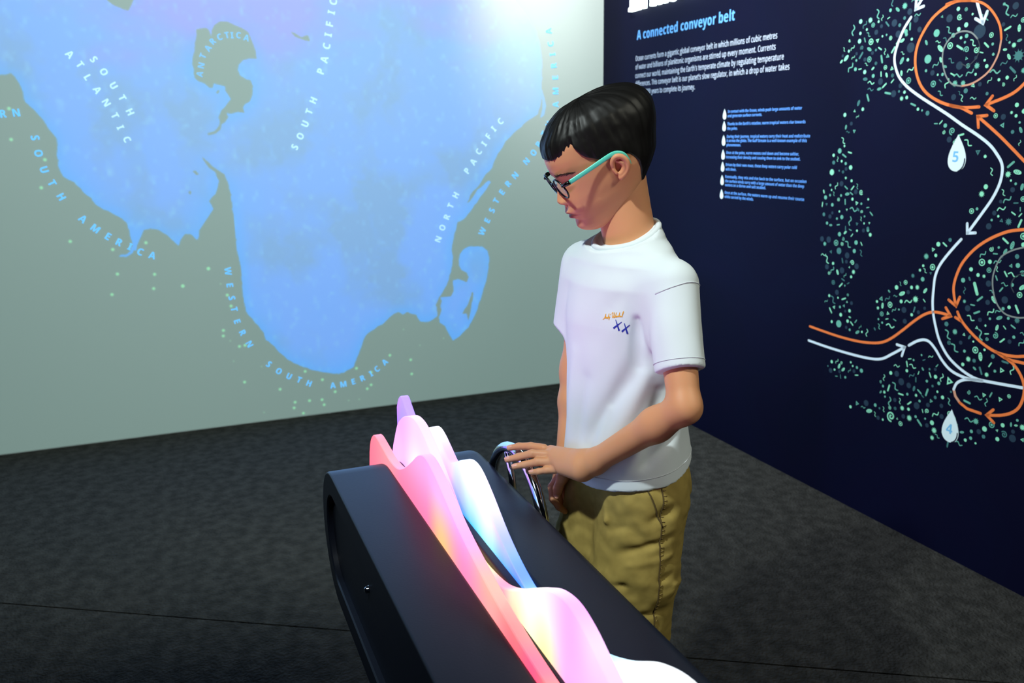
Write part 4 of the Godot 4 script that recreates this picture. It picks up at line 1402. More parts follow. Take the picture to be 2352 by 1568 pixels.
func build_head(bag: MeshBag) -> void:
	var vs := []
	var v := -0.0890
	while v < 0.1329:
		vs.append(v)
		v += 0.0012 if v > -0.07 and v < 0.042 else 0.002 if v < 0.11 else 0.0012
	vs.append(0.1329)
	var rows := []
	var colors := []
	var skin := skin_color()
	var lip := Color(0.56, 0.27, 0.26).srgb_to_linear()
	var cols := 190
	for y in vs:
		var row := PackedVector3Array()
		var cr := []
		for j in cols:
			var t := TAU * j / cols - PI
			var phi := t - 0.5 * sin(t)
			var p := head_point(y, phi)
			row.append(head * p)
			var c := skin
			if p.z > 0.05:
				var a := absf(p.x)
				var k := maxf(bell(a / 0.0185) * bell((y + 0.0352) / 0.0030), bell(a / 0.0165) * bell((y + 0.0455) / 0.0044))
				c = skin.lerp(lip, clampf((k - 0.3) * 2.4, 0, 1))
				c = c.lerp(Color(0.1, 0.03, 0.03), clampf(bell(a / 0.021) * bell((y + 0.0398) / 0.0014) - 0.25, 0, 1) * 0.9)
			cr.append(c)
		rows.append(row)
		colors.append(cr)
	add_rows(bag, rows, colors, true)
	# ears
	for s in [1.0, -1.0]:
		var ear := Blob.new()
		var e := func(u: float, y: float, out: float) -> Vector3: return head * Vector3(s * (0.0665 + out * 0.72), y * 0.70 + 0.008, u * 0.66 - 0.0045)
		ear.chain(smooth_path([e.call(0.004, 0.010, 0.003), e.call(0.004, 0.022, 0.006), e.call(-0.002, 0.031, 0.010), e.call(-0.012, 0.033, 0.014), e.call(-0.022, 0.028, 0.018), e.call(-0.029, 0.016, 0.020), e.call(-0.030, 0.003, 0.019), e.call(-0.025, -0.008, 0.015), e.call(-0.015, -0.016, 0.010), e.call(-0.004, -0.021, 0.006)], 4), stretch([0.003, 0.0034, 0.0034, 0.0034, 0.0034, 0.0033, 0.0032, 0.0032, 0.0036, 0.0042], 4), 0.003)
		ear.chain(smooth_path([e.call(-0.010, 0.021, 0.010), e.call(-0.019, 0.012, 0.014), e.call(-0.020, 0.0, 0.013), e.call(-0.012, -0.009, 0.009), e.call(-0.004, -0.012, 0.006)], 4), stretch([0.0022, 0.0027, 0.0027, 0.0027, 0.0027], 4), 0.003)
		ear.chain([e.call(-0.006, 0.024, 0.003), e.call(-0.021, 0.014, 0.007), e.call(-0.020, -0.004, 0.006), e.call(-0.006, -0.013, 0.003)], [0.003, 0.0042, 0.0042, 0.003], 0.003)
		ear.chain([e.call(0.006, 0.004, 0.003), e.call(0.004, -0.006, 0.004)], [0.0034, 0.003], 0.003)
		ear.chain([e.call(-0.004, -0.015, 0.004), e.call(-0.002, -0.021, 0.005)], [0.0036, 0.004], 0.003)
		var c := head * Vector3(s * 0.076, 0.012, -0.010)
		nets(ear, c - Vector3(0.045, 0.045, 0.045), c + Vector3(0.045, 0.045, 0.045), 0.0018, bag, skin.lerp(Color(0.75, 0.35, 0.28).srgb_to_linear(), 0.15))

# hair: lower edge by angle round the head (0 front, PI back)
const EDGE := [[0.0, 0.070], [0.35, 0.068], [0.62, 0.071], [0.85, 0.080], [0.98, 0.079], [1.12, 0.058], [1.35, 0.040], [1.6, 0.031], [1.78, 0.025], [1.9, 0.012], [2.0, -0.006], [2.14, -0.024], [2.4, -0.038], [2.8, -0.046], [3.1416, -0.048]]

func hair_point(phi: float, t: float, lift: float) -> Vector3:
	# t: 0 at the crown, 1 at the lower edge
	var edge := table(EDGE, absf(wrapf(phi, -PI, PI)), 1)
	var v := lerpf(0.1329, edge, pow(t, 1.35) * 0.35 + (1.0 - pow(1.0 - t, 2.4)) * 0.65 if t <= 1.0 else t)
	v = 0.1329 - (0.1329 - edge) * (0.30 * t * t + 0.70 * t * t * (1.6 - 0.6 * t)) if t <= 1.0 else edge - (t - 1.0) * 0.085
	var p := head_point(v, phi)
	var c := Vector3(0, minf(v, 0.06), -0.012)
	var out := (p - c).normalized()
	var side := absf(sin(phi))
	var frontal := maxf(cos(phi), 0.0)
	var thick := lerpf(0.012, 0.009, side) if t < 0.55 else lerpf(lerpf(0.012, 0.009, side), lerpf(0.005, 0.002, side), (t - 0.55) / 0.45) if t <= 1.0 else 0.005
	thick += 0.001 * frontal * smoothstep(0.35, 0.9, t)
	thick += 0.005 * maxf(-cos(phi), 0.0) * smoothstep(0.9, 0.4, t) * smoothstep(0.0, 0.4, t)
	thick -= 0.004 * smoothstep(0.45, 0.0, t)
	return p + out * (thick + lift)

func build_hair(parent: Node3D) -> void:
	var rows := []
	var colors := []
	var nt := 46
	var np := 150
	var n := FastNoiseLite.new()
	n.frequency = 1.0
	n.seed = 3
	for i in nt + 1:
		var t := i / float(nt)
		var row := PackedVector3Array()
		var cr := []
		for j in np:
			var phi := TAU * j / np - PI
			var lift := n.get_noise_2d(phi * 9.0, t * 1.2) * 0.0022 + n.get_noise_2d(phi * 26.0, t * 2.0) * 0.0012
			row.append(head * Vector3(0, 0.1329 + 0.0035, -0.013) if i == 0 else head * hair_point(phi, t, lift * smoothstep(0.0, 0.15, t) - 0.0042 * smoothstep(1.0, 0.7, t) - (0.004 * smoothstep(0.75, 1.0, t) if absf(phi) < 1.0 else 0.0)))
			cr.append(Color.WHITE)
		rows.append(row)
		colors.append(cr)
	# close the lower edge back to the scalp
	var last := PackedVector3Array()
	for j in np:
		var phi := TAU * j / np - PI
		var edge := table(EDGE, absf(phi), 1)
		var hp := head_point(edge, phi)
		last.append(head * (hp + (Vector3(0, hp.y, -0.012) - hp).normalized() * 0.003))
	rows.append(last)
	colors.append(colors[0])
	rows.reverse()
	var bag := MeshBag.new()
	add_rows(bag, rows, colors, true)
	# locks laid over the cap, ending in points at the fringe
	var st := new_st()
	st.set_smooth_group(0)
	rng.seed = 5
	for k in 5200:
		var phi := rng.randf_range(-PI, PI)
		var t0 := rng.randf_range(0.02, 0.6)
		var front := cos(phi) > 0.35
		var t1 := minf(1.0, t0 + rng.randf_range(0.3, 0.55))
		if front and rng.randf() < 0.75:
			t1 = rng.randf_range(0.9, 1.12)
		var swirl := rng.randf_range(-0.12, 0.12)
		var path := []
		var rad := []
		var r0 := rng.randf_range(0.00035, 0.0008) if k % 6 else rng.randf_range(0.0010, 0.0018)
		var lift := rng.randf_range(-0.0005, 0.0048)
		for i in 9:
			var u := i / 8.0
			path.append(head * hair_point(phi + swirl * u, lerpf(t0, t1, u), lift * sin(PI * minf(u * 1.1, 1.0)) - 0.0016 + n.get_noise_2d(k * 3.1, u * 1.5) * 0.0016))
			rad.append(r0 * (1.0 - pow(u, 3.0)) + 0.00012)
		add_tube(st, path, rad, 5)
	# pointed clumps of the fringe
	for k in 30:
		var phi := lerpf(-0.95, 0.95, (k + rng.randf_range(-0.45, 0.45)) / 29.0)
		var t1 := rng.randf_range(1.1, 1.36)
		var bend := rng.randf_range(-0.1, 0.1)
		var path := []
		var rad := []
		for i in 10:
			var u := i / 9.0
			path.append(head * hair_point(phi + bend * u * u, lerpf(0.78, t1, u), 0.0006))
			rad.append(rng.randf_range(0.9, 1.1) * 0.0034 * pow(1.0 - u, 0.75) * (0.35 + 0.65 * minf(u * 4.0, 1.0)) + 0.0002)
		add_tube(st, path, rad, 6)
	# loose ends at the crown
	for k in 40:
		var a := rng.randf() * TAU
		var c := head * hair_point(a, rng.randf_range(0.0, 0.25), 0.0)
		var d := head.basis * Vector3(cos(a) * 0.6, rng.randf_range(0.15, 0.5), sin(a) * 0.6 - 0.5).normalized()
		add_tube(st, [c, c + d * 0.008, c + d * 0.016 + head.basis * Vector3(0, -0.002, -0.002)], [0.0006, 0.0004, 0.0001], 4)
	st.generate_normals()
	var whole := SurfaceTool.new()
	whole.append_from(bag.commit(), 0, Transform3D())
	whole.append_from(st.commit(), 0, Transform3D())
	var m := mat(Color(0.045, 0.04, 0.036), 0.5)
	m.metallic_specular = 0.4
	part("hair", whole.commit(), m, parent, "short black hair with a straight fringe")
	# eyebrows and lashes of the near side and the far side
	var bm := mat(Color(0.22, 0.15, 0.11), 0.8)
	for s in [1.0, -1.0]:
		var b := new_st()
		b.set_smooth_group(0)
		for k in 34:
			var u := k / 33.0
			var l := lerpf(0.013, 0.048, u)
			var vv := 0.0365 + 0.004 * sin(u * 2.4) - 0.003 * u * u
			for q in 3:
				var a := face_at(l * s + rng.randf_range(-0.001, 0.001), vv + rng.randf_range(-0.0035, 0.003), 0.0002)
				var c := face_at((l + 0.006) * s, vv + rng.randf_range(-0.001, 0.0015), 0.0006)
				add_tube(b, [head * a, head * a.lerp(c, 0.6), head * c], [0.00022, 0.00024, 0.00008], 4)
		b.generate_normals()
		part("eyebrow", b.commit(), bm, parent)

func face_at(l: float, v: float, lift: float) -> Vector3:
	# point of the front of the face at sideways place l and height v
	var lo := 0.0
	var hi := PI / 2
	for k in 22:
		var mid := (lo + hi) / 2
		if head_point(v, mid).x < absf(l):
			lo = mid
		else:
			hi = mid
	var p := head_point(v, lo)
	p.x = l
	p.z += lift
	return p

func build_glasses() -> void:
	var t := thing("eyeglasses", "round black framed glasses with mint green temples on the person", "glasses")
	var black := mat(Color(0.02, 0.02, 0.022), 0.25)
	var mint := mat(Color(0.36, 0.82, 0.74), 0.35)
	var glass := mat(Color(0.8, 0.88, 1.0, 0.12), 0.02)
	glass.transparency = BaseMaterial3D.TRANSPARENCY_ALPHA
	glass.metallic_specular = 0.6
	var tilt := Basis(Vector3.RIGHT, 0.16)
	for s in [1.0, -1.0]:
		var c := Vector3(0.0325 * s, 0.0175, 0.0895)
		var ring := []
		var flat_ring := PackedVector3Array()
		for k in 40:
			var a := TAU * k / 40
			var p := c + tilt * (Basis(Vector3.UP, 0.10 * s) * Vector3(cos(a) * 0.0222, sin(a) * 0.0195, 0))
			ring.append(head * p)
			flat_ring.append(head * (c + tilt * (Basis(Vector3.UP, 0.10 * s) * Vector3(cos(a) * 0.0215, sin(a) * 0.0188, 0))))
		part("rim", tube(ring, 0.0017, 10, true), black, t)
		var st := new_st()
		var mid := head * c
		for k in 40:
			st.add_vertex(mid)
			st.add_vertex(flat_ring[(k + 1) % 40])
			st.add_vertex(flat_ring[k])
		st.generate_normals()
		part("lens", st.commit(), glass, t)
		var hinge := c + tilt * Vector3(0.0215 * s, 0.009, 0)
		var corner := Vector3(0.0645 * s, 0.0285, 0.083)
		part("end_piece", tube([head * hinge, head * hinge.lerp(corner, 0.6), head * corner, head * (corner + Vector3(0.001 * s, 0.0003, -0.005))], [0.0024, 0.0036, 0.0042, 0.0042], 8), black, t)
		var path := [corner + Vector3(0.001 * s, 0.0003, -0.004), Vector3(0.0705 * s, 0.0325, 0.045), Vector3(0.0735 * s, 0.0355, 0.02), Vector3(0.0745 * s, 0.0375, -0.002), Vector3(0.0745 * s, 0.0360, -0.014), Vector3(0.0735 * s, 0.0285, -0.0245), Vector3(0.0725 * s, 0.016, -0.0285), Vector3(0.071 * s, 0.006, -0.0285)]
		var world := []
		for p in smooth_path(path, 5):
			world.append(head * p)
		part("temple", flat_tube(world, 0.0013, 0.0042, head.basis.x), mint, t, "mint green temple arm")
	part("bridge", tube([head * Vector3(0.0115, 0.0215, 0.0895), head * Vector3(0.004, 0.025, 0.0935), head * Vector3(-0.004, 0.025, 0.0935), head * Vector3(-0.0115, 0.0215, 0.0895)], 0.0016, 8), black, t)

func flat_tube(path: Array, thick: float, tall: float, across: Vector3) -> ArrayMesh:
	var rows := []
	for i in path.size():
		var d: Vector3 = (path[mini(i + 1, path.size() - 1)] - path[maxi(i - 1, 0)]).normalized()
		var up := d.cross(across).normalized()
		var ring := PackedVector3Array()
		for k in 10:
			var a := TAU * k / 10
			ring.append(path[i] + across * cos(a) * thick + up * sin(a) * tall)
		rows.append(ring)
	var st := new_st()
	st.set_smooth_group(0)
	add_grid(st, rows, true, false)
	for e in [0, rows.size() - 1]:
		for k in 8:
			st.add_vertex(rows[e][0]); st.add_vertex(rows[e][k + 1]); st.add_vertex(rows[e][k + 2])
	st.generate_normals()
	return st.commit()

# ------------------------------------------------------------------ the boy
func build_person() -> void:
	var t := thing("person", "person in white t-shirt and khaki shorts with one hand on the chrome wheel", "person")
	var hf := Vector3(-0.985, 0, -0.175).normalized()
	var hl := Vector3(-0.175, 0, 0.985).normalized()
	var hb := Basis(hl, Vector3.UP, hf)
	hb = hb * Basis(Vector3.RIGHT, deg_to_rad(27.0)) * Basis(Vector3.BACK, deg_to_rad(-5.0))
	head = Transform3D(hb, Vector3(0.72, 1.353, -1.358) - hb.x * 0.068 - hb.y * 0.006)
	var axis := Transform3D(Basis(Vector3(0.136, 0, 0.9907), Vector3.UP, Vector3(-0.9907, 0, 0.136)), Vector3(0.779, 0, -1.415))
	var B := func(l: float, y: float, f: float) -> Vector3: return axis * Vector3(l, y, f)
	var skin := skin_color()
	var sh_l := Vector3(0.7910, 1.1618, -1.2815)
	var el_l := Vector3(0.7683, 0.9705, -1.1919)
	var wr_l := Vector3(0.6764, 0.8349, -1.3414)
	var sh_r := Vector3(0.7528, 1.1635, -1.5337)
	var el_r := Vector3(0.7310, 0.9556, -1.5275)
	var wr_r := Vector3(0.6875, 0.7891, -1.4908)
	# body: trunk, neck, arms, legs
	var body := Blob.new()
	body.add(B.call(0, 0.80, 0.0), B.call(0, 1.12, 0.0), 0.075, 0.075, 0.03)
	body.add(B.call(-0.08, 1.14, 0), B.call(0.08, 1.14, 0), 0.055, 0.055, 0.03)
	body.add(Vector3(0.8000, 1.17, -1.413), head * Vector3(0, -0.005, -0.040), 0.042, 0.037, 0.03)
	body.add(Vector3(0.7860, 1.19, -1.415), head * Vector3(0, -0.035, 0.0), 0.040, 0.033, 0.03)
	body.add(sh_l, sh_l.lerp(el_l, 0.35), 0.036, 0.035, 0.02)
	body.add(sh_r, sh_r.lerp(el_r, 0.35), 0.034, 0.033, 0.02)
	body.add(B.call(-0.06, 0.78, 0), B.call(0.06, 0.78, 0), 0.075, 0.075, 0.03)
	for s in [1.0, -1.0]:
		var hip: Vector3 = B.call(0.058 * s, 0.75, 0.0)
		var knee: Vector3 = B.call(0.072 * s, 0.43, 0.035)
		var calf: Vector3 = B.call(0.074 * s, 0.30, 0.004)
		var ankle: Vector3 = B.call(0.078 * s, 0.075, -0.005)
		body.add(hip, knee, 0.062, 0.044, 0.02)
		body.add(knee, calf, 0.044, 0.044, 0.02)
		body.add(calf, ankle, 0.044, 0.029, 0.02)
		body.add(ankle, B.call(0.09 * s, 0.04, 0.10), 0.03, 0.022, 0.02)
	var bag := MeshBag.new()
	nets(body, Vector3(0.56, 0.0, -1.64), Vector3(0.94, 1.42, -1.14), 0.0072, bag, skin)
	# left hand, fingers draped over the rim
	var hand := Blob.new()
	hand.add(sh_l, el_l, 0.0345, 0.0270, 0.016)
	hand.add(el_l, el_l.lerp(wr_l, 0.3), 0.0268, 0.0275, 0.016)
	hand.add(el_l.lerp(wr_l, 0.3), wr_l, 0.0275, 0.0215, 0.02)
	hand.add(wr_l, Vector3(0.6632, 0.8281, -1.3614), 0.0222, 0.0215, 0.016)
	hand.add(Vector3(0.6640, 0.8300, -1.3640), Vector3(0.6378, 0.8243, -1.4531), 0.0185, 0.0105, 0.014)
	hand.add(Vector3(0.6620, 0.8270, -1.3600), Vector3(0.6346, 0.8208, -1.4314), 0.0195, 0.0110, 0.014)
	hand.add(Vector3(0.6600, 0.8220, -1.3570), Vector3(0.6350, 0.8127, -1.4162), 0.0200, 0.0110, 0.014)
	hand.add(Vector3(0.6560, 0.8160, -1.3560), Vector3(0.6380, 0.8052, -1.3991), 0.0200, 0.0105, 0.014)
	var fk := 0.0035
	var index_finger := [Vector3(0.6293, 0.8243, -1.4674), Vector3(0.6117, 0.8240, -1.4912), Vector3(0.5949, 0.8196, -1.5114), Vector3(0.5783, 0.8152, -1.5211)]
	var middle_finger := [Vector3(0.6278, 0.8203, -1.4429), Vector3(0.6019, 0.8206, -1.4610), Vector3(0.5798, 0.8110, -1.4783), Vector3(0.5613, 0.8044, -1.4894)]
	var ring_finger := [Vector3(0.6271, 0.8118, -1.4270), Vector3(0.6050, 0.8097, -1.4427), Vector3(0.5849, 0.8020, -1.4576), Vector3(0.5668, 0.7973, -1.4667)]
	var little_finger := [Vector3(0.6297, 0.8015, -1.4126), Vector3(0.6160, 0.7985, -1.4224), Vector3(0.6030, 0.7943, -1.4321), Vector3(0.5915, 0.7910, -1.4412)]
	hand.chain(index_finger, [0.0095, 0.0078, 0.0070, 0.0060], fk)
	hand.chain(middle_finger, [0.0098, 0.0080, 0.0071, 0.0060], fk)
	hand.chain(ring_finger, [0.0095, 0.0076, 0.0068, 0.0058], fk)
	hand.chain(little_finger, [0.0085, 0.0068, 0.0060, 0.0052], fk)
	hand.chain([Vector3(0.6691, 0.8264, -1.3922), Vector3(0.6606, 0.8120, -1.4524), Vector3(0.6473, 0.8084, -1.4897), Vector3(0.6355, 0.8068, -1.5104)], [0.0150, 0.0110, 0.0088, 0.0068], 0.008)
	nets(hand, Vector3(0.54, 0.765, -1.54), Vector3(0.85, 1.10, -1.135), 0.0025, bag, skin)
	# right hand, hanging and loosely curled
	var hr := Blob.new()
	hr.add(sh_r, el_r, 0.036, 0.031, 0.03)
	hr.add(el_r, el_r.lerp(wr_r, 0.35), 0.030, 0.028, 0.03)
	hr.add(el_r.lerp(wr_r, 0.35), wr_r, 0.028, 0.0205, 0.02)
	hr.add(wr_r, Vector3(0.6800, 0.7600, -1.4900), 0.0200, 0.0190, 0.014)
	hr.add(Vector3(0.6810, 0.7700, -1.4860), Vector3(0.6680, 0.7420, -1.4850), 0.0170, 0.0110, 0.012)
	hr.add(Vector3(0.6860, 0.7680, -1.4960), Vector3(0.6860, 0.7360, -1.4980), 0.0170, 0.0110, 0.012)
	hr.add(Vector3(0.6900, 0.7680, -1.5020), Vector3(0.6990, 0.7360, -1.5080), 0.0150, 0.0100, 0.012)
	hr.chain([Vector3(0.6666, 0.7450, -1.4880), Vector3(0.6545, 0.7330, -1.4856), Vector3(0.6520, 0.7120, -1.4753), Vector3(0.6617, 0.6960, -1.4685), Vector3(0.6730, 0.6860, -1.4645)], [0.0100, 0.0085, 0.0078, 0.0068, 0.0058], fk)
	hr.chain([Vector3(0.6820, 0.7400, -1.4979), Vector3(0.6720, 0.7180, -1.4971), Vector3(0.6730, 0.6960, -1.4910), Vector3(0.6850, 0.6790, -1.4850)], [0.0095, 0.0083, 0.0073, 0.0060], fk)
	hr.chain([Vector3(0.6950, 0.7380, -1.5060), Vector3(0.6890, 0.7140, -1.5090), Vector3(0.6920, 0.6930, -1.5030), Vector3(0.7030, 0.6790, -1.4970)], [0.0090, 0.0078, 0.0068, 0.0056], fk)
	hr.chain([Vector3(0.7060, 0.7400, -1.5130), Vector3(0.7050, 0.7200, -1.5190), Vector3(0.7080, 0.7010, -1.5150), Vector3(0.7150, 0.6900, -1.5090)], [0.0080, 0.0068, 0.0060, 0.0050], fk)
	hr.chain([Vector3(0.6790, 0.7800, -1.4750), Vector3(0.6640, 0.7620, -1.4590), Vector3(0.6520, 0.7430, -1.4520), Vector3(0.6480, 0.7300, -1.4490)], [0.0135, 0.0105, 0.0088, 0.0068], 0.006)
	nets(hr, Vector3(0.62, 0.66, -1.59), Vector3(0.80, 1.10, -1.42), 0.0025, bag, skin)
	build_head(bag)
	var sm := mat(Color(1, 1, 1), 0.5)
	sm.vertex_color_use_as_albedo = true
	sm.subsurf_scatter_enabled = true
	sm.subsurf_scatter_strength = 0.12
	sm.metallic_specular = 0.4
	part("body", bag.commit(), sm, t)
	# finger nails
	var nm := mat(Color(0.86, 0.62, 0.54), 0.35)
	for g in [[index_finger, 0.0060], [middle_finger, 0.0060], [ring_finger, 0.0058], [little_finger, 0.0052]]:
		var q := [g[0][3], g[0][2], g[1]]
		nail(t, nm, q[0], (q[0] - q[1]).normalized(), Vector3(-0.1, 0.95, 0.3), q[2])
	nail(t, nm, Vector3(0.6480, 0.7300, -1.4490), Vector3(-0.3, -0.9, 0.2).normalized(), Vector3(-0.45, 0.1, 0.9), 0.0068)
	build_hair(t)
	build_shirt(t, axis, sh_l, el_l, sh_r, el_r)
	build_shorts(t, axis)
	build_glasses()

func nail(parent: Node3D, m: Material, tip: Vector3, along: Vector3, up: Vector3, r: float) -> void:
	up = (up - along * up.dot(along)).normalized()
	var side := along.cross(up)
	var rows := []
	for i in 6:
		var row := PackedVector3Array()
		var u := i / 5.0
		for j in 7:
			var a := lerpf(-0.95, 0.95, j / 6.0)
			var w := 0.82 * sqrt(maxf(0.05, 1.0 - pow(absf(u - 0.45) * 1.7, 4.0)))
			row.append(tip + along * lerpf(-0.0065, 0.0045, u) + (up * cos(a * w) + side * sin(a * w)) * (r + 0.0005 - 0.0012 * u * u))
		rows.append(row)
	part("fingernail", grid_mesh(rows, false, false), m, parent)

func build_shirt(t: Node3D, axis: Transform3D, sh_l: Vector3, el_l: Vector3, sh_r: Vector3, el_r: Vector3) -> void:
	var s := Shirt.new()
	s.to_local = axis.affine_inverse()
	s.rows = [[0.78, 0.138, 0.118, -0.006], [0.88, 0.131, 0.108, 0.0], [0.98, 0.129, 0.101, 0.005], [1.08, 0.131, 0.098, 0.008], [1.15, 0.134, 0.092, 0.006], [1.19, 0.128, 0.080, 0.002], [1.215, 0.105, 0.068, 0.0], [1.235, 0.080, 0.059, -0.002], [1.26, 0.056, 0.05, -0.004]]
	s.hem = 0.800
	s.noise.frequency = 9.0
	s.noise.seed = 12
	s.noise.fractal_octaves = 2
	var dl := (el_l - sh_l).normalized()
	var dr := (el_r + Vector3(-0.02, 0, -0.005) - sh_r).normalized()
	s.sleeves = [[sh_l, (dl + Vector3(0.0, 0, 0.0)).normalized(), 0.150, 0.047, 0.0425], [sh_r, dr, 0.125, 0.052, 0.046]]
	var B := func(l: float, y: float, f: float) -> Vector3: return axis * Vector3(l, y, f)
	# folds: the drag from the armpit across the belly, the sleeve's hollow, the gathers above the hem
	s.creases = [
		[B.call(0.111, 1.03, 0.055), B.call(0.027, 0.86, 0.098), 0.020, -0.0110], [B.call(0.120, 1.00, 0.045), B.call(0.067, 0.87, 0.085), 0.014, 0.0093],
		[B.call(0.105, 1.10, 0.055), B.call(0.109, 1.02, 0.058), 0.010, -0.0153], [B.call(0.125, 0.97, 0.02), B.call(0.116, 0.84, 0.04), 0.012, -0.0085],
		[B.call(0.129, 0.93, 0.0), B.call(0.098, 0.83, 0.07), 0.011, 0.0068], [B.call(-0.018, 1.02, 0.10), B.call(-0.040, 0.83, 0.102), 0.016, 0.0068],
		[B.call(0.018, 0.98, 0.10), B.call(-0.009, 0.83, 0.106), 0.014, -0.0059], [B.call(0.067, 0.93, 0.085), B.call(0.040, 0.82, 0.098), 0.010, 0.0059],
		[B.call(0.134, 0.90, -0.03), B.call(0.116, 0.83, 0.045), 0.010, -0.0068], [B.call(0.089, 1.19, 0.03), B.call(0.067, 1.12, 0.075), 0.016, -0.0051],
		[B.call(0.129, 1.15, 0.035), B.call(0.134, 1.05, 0.045), 0.010, 0.0051], [B.call(0.156, 1.12, -0.01), B.call(0.150, 1.03, 0.0), 0.008, -0.0043],
		[B.call(-0.062, 1.16, 0.065), B.call(-0.080, 1.05, 0.07), 0.014, -0.0051]]
	var bag := MeshBag.new()
	nets(s, Vector3(0.60, 0.77, -1.64), Vector3(0.92, 1.27, -1.14), 0.0042, bag)
	var cloth := mat(Color(0.85, 0.885, 0.905), 0.85)
	cloth.metallic_specular = 0.25
	cloth.heightmap_enabled = true
	cloth.heightmap_texture = noise_texture(256, 0.25, 41, Color.BLACK, Color.WHITE, 2)
	cloth.heightmap_scale = 0.008
	cloth.uv1_triplanar = true
	cloth.uv1_scale = Vector3(14, 14, 14)
	cloth.rim_enabled = true
	cloth.rim = 0.2
	var shirt := part("t_shirt", bag.commit(), cloth, t, "white cotton t-shirt with a small chest print")
	# collar band
	var ring := []
	for k in 48:
		var a := TAU * k / 48
		var l := cos(a) * 0.064
		var f := sin(a) * 0.055 + 0.002
		ring.append(axis * Vector3(l - 0.003, 1.2375 - 0.42 * f, f))
	part("collar", tube(ring, 0.0062, 10, true), cloth, shirt)
	# seams: armhole, sleeve hem, lower hem
	var seam := mat(Color(0.8, 0.82, 0.85), 0.9)
	var dir: Vector3 = s.sleeves[0][1]
	var pts := []
	for k in 15:
		var a := lerpf(-2.2, 1.35, k / 14.0)
		var side := dir.cross(axis.basis.z).normalized()
		var fwd := side.cross(dir).normalized()
		var q := sh_l + dir * 0.012 + (side * -cos(a) + fwd * sin(a)) * 0.11 * -1.0
		q = sh_l + dir * (0.010 + 0.03 * absf(a) * 0.3) + (axis.basis.x * cos(a) + axis.basis.z * sin(a) + Vector3.UP * cos(a) * 0.5).normalized() * 0.12
		pts.append(onto(s, q, (sh_l + dir * 0.01 - q).normalized(), 0.0004))
	part("seam", tube(pts, 0.0011, 6), seam, shirt)
	var hem_pts := []
	for k in 72:
		var a := TAU * k / 72
		var q := axis * Vector3(cos(a) * 0.3, 0.822 - 0.05 * cos(a) * 0.13 - 0.2 * sin(a) * 0.11, sin(a) * 0.3)
		hem_pts.append(onto(s, q, (axis * Vector3(0, q.y, 0) - q).normalized(), 0.0002))
	part("seam", tube(hem_pts, 0.0009, 6, true), seam, shirt)
	var cuff := []
	for k in 40:
		var a := TAU * k / 40
		var side := dir.cross(Vector3.UP).normalized()
		var up := side.cross(dir)
		var q := sh_l + dir * 0.136 + (side * cos(a) + up * sin(a)) * 0.056
		cuff.append(onto(s, q, (sh_l + dir * 0.136 - q).normalized(), 0.0002))
	part("seam", tube(cuff, 0.0008, 6, true), seam, shirt)
	# the chest print: a yellow signature and two blue crosses, laid on the cloth
	var frame := Transform3D(Basis(PRINT_RIGHT, PRINT_UP, PRINT_OUT), PRINT_AT)
	for set_ in [[PRINT_YELLOW, Color(0.93, 0.66, 0.13), 0.0011, "signature"], [PRINT_BLUE, Color(0.06, 0.16, 0.62), 0.0016, "cross_mark"]]:
		var st := new_st()
		for stroke in set_[0]:
			var p := pairs(stroke)
			if p.size() > 2:
				p = smooth_path(p, 4)
			else:
				p = [p[0], p[0].lerp(p[1], 0.25), p[0].lerp(p[1], 0.5), p[0].lerp(p[1], 0.75), p[1]]
			var n := p.size()
			var rows := []
			for i in n:
				var d: Vector2 = (p[mini(i + 1, n - 1)] - p[maxi(i - 1, 0)]).normalized()
				var w: float = set_[2] * 0.5
				if set_[3] == "cross_mark":
					w = lerpf(0.0006, 0.0017, i / float(n - 1))
				var row := PackedVector3Array()
				for e in [-1.0, -0.3, 0.3, 1.0]:
					var q: Vector2 = p[i] + d.orthogonal() * w * e
					row.append(onto(s, frame * Vector3(q.x, q.y, 0.03), -PRINT_OUT, 0.0005))
				rows.append(row)
			add_grid(st, rows, false, false, true)
		st.generate_normals()
		part(set_[3], st.commit(), mat(set_[1], 0.7), shirt)

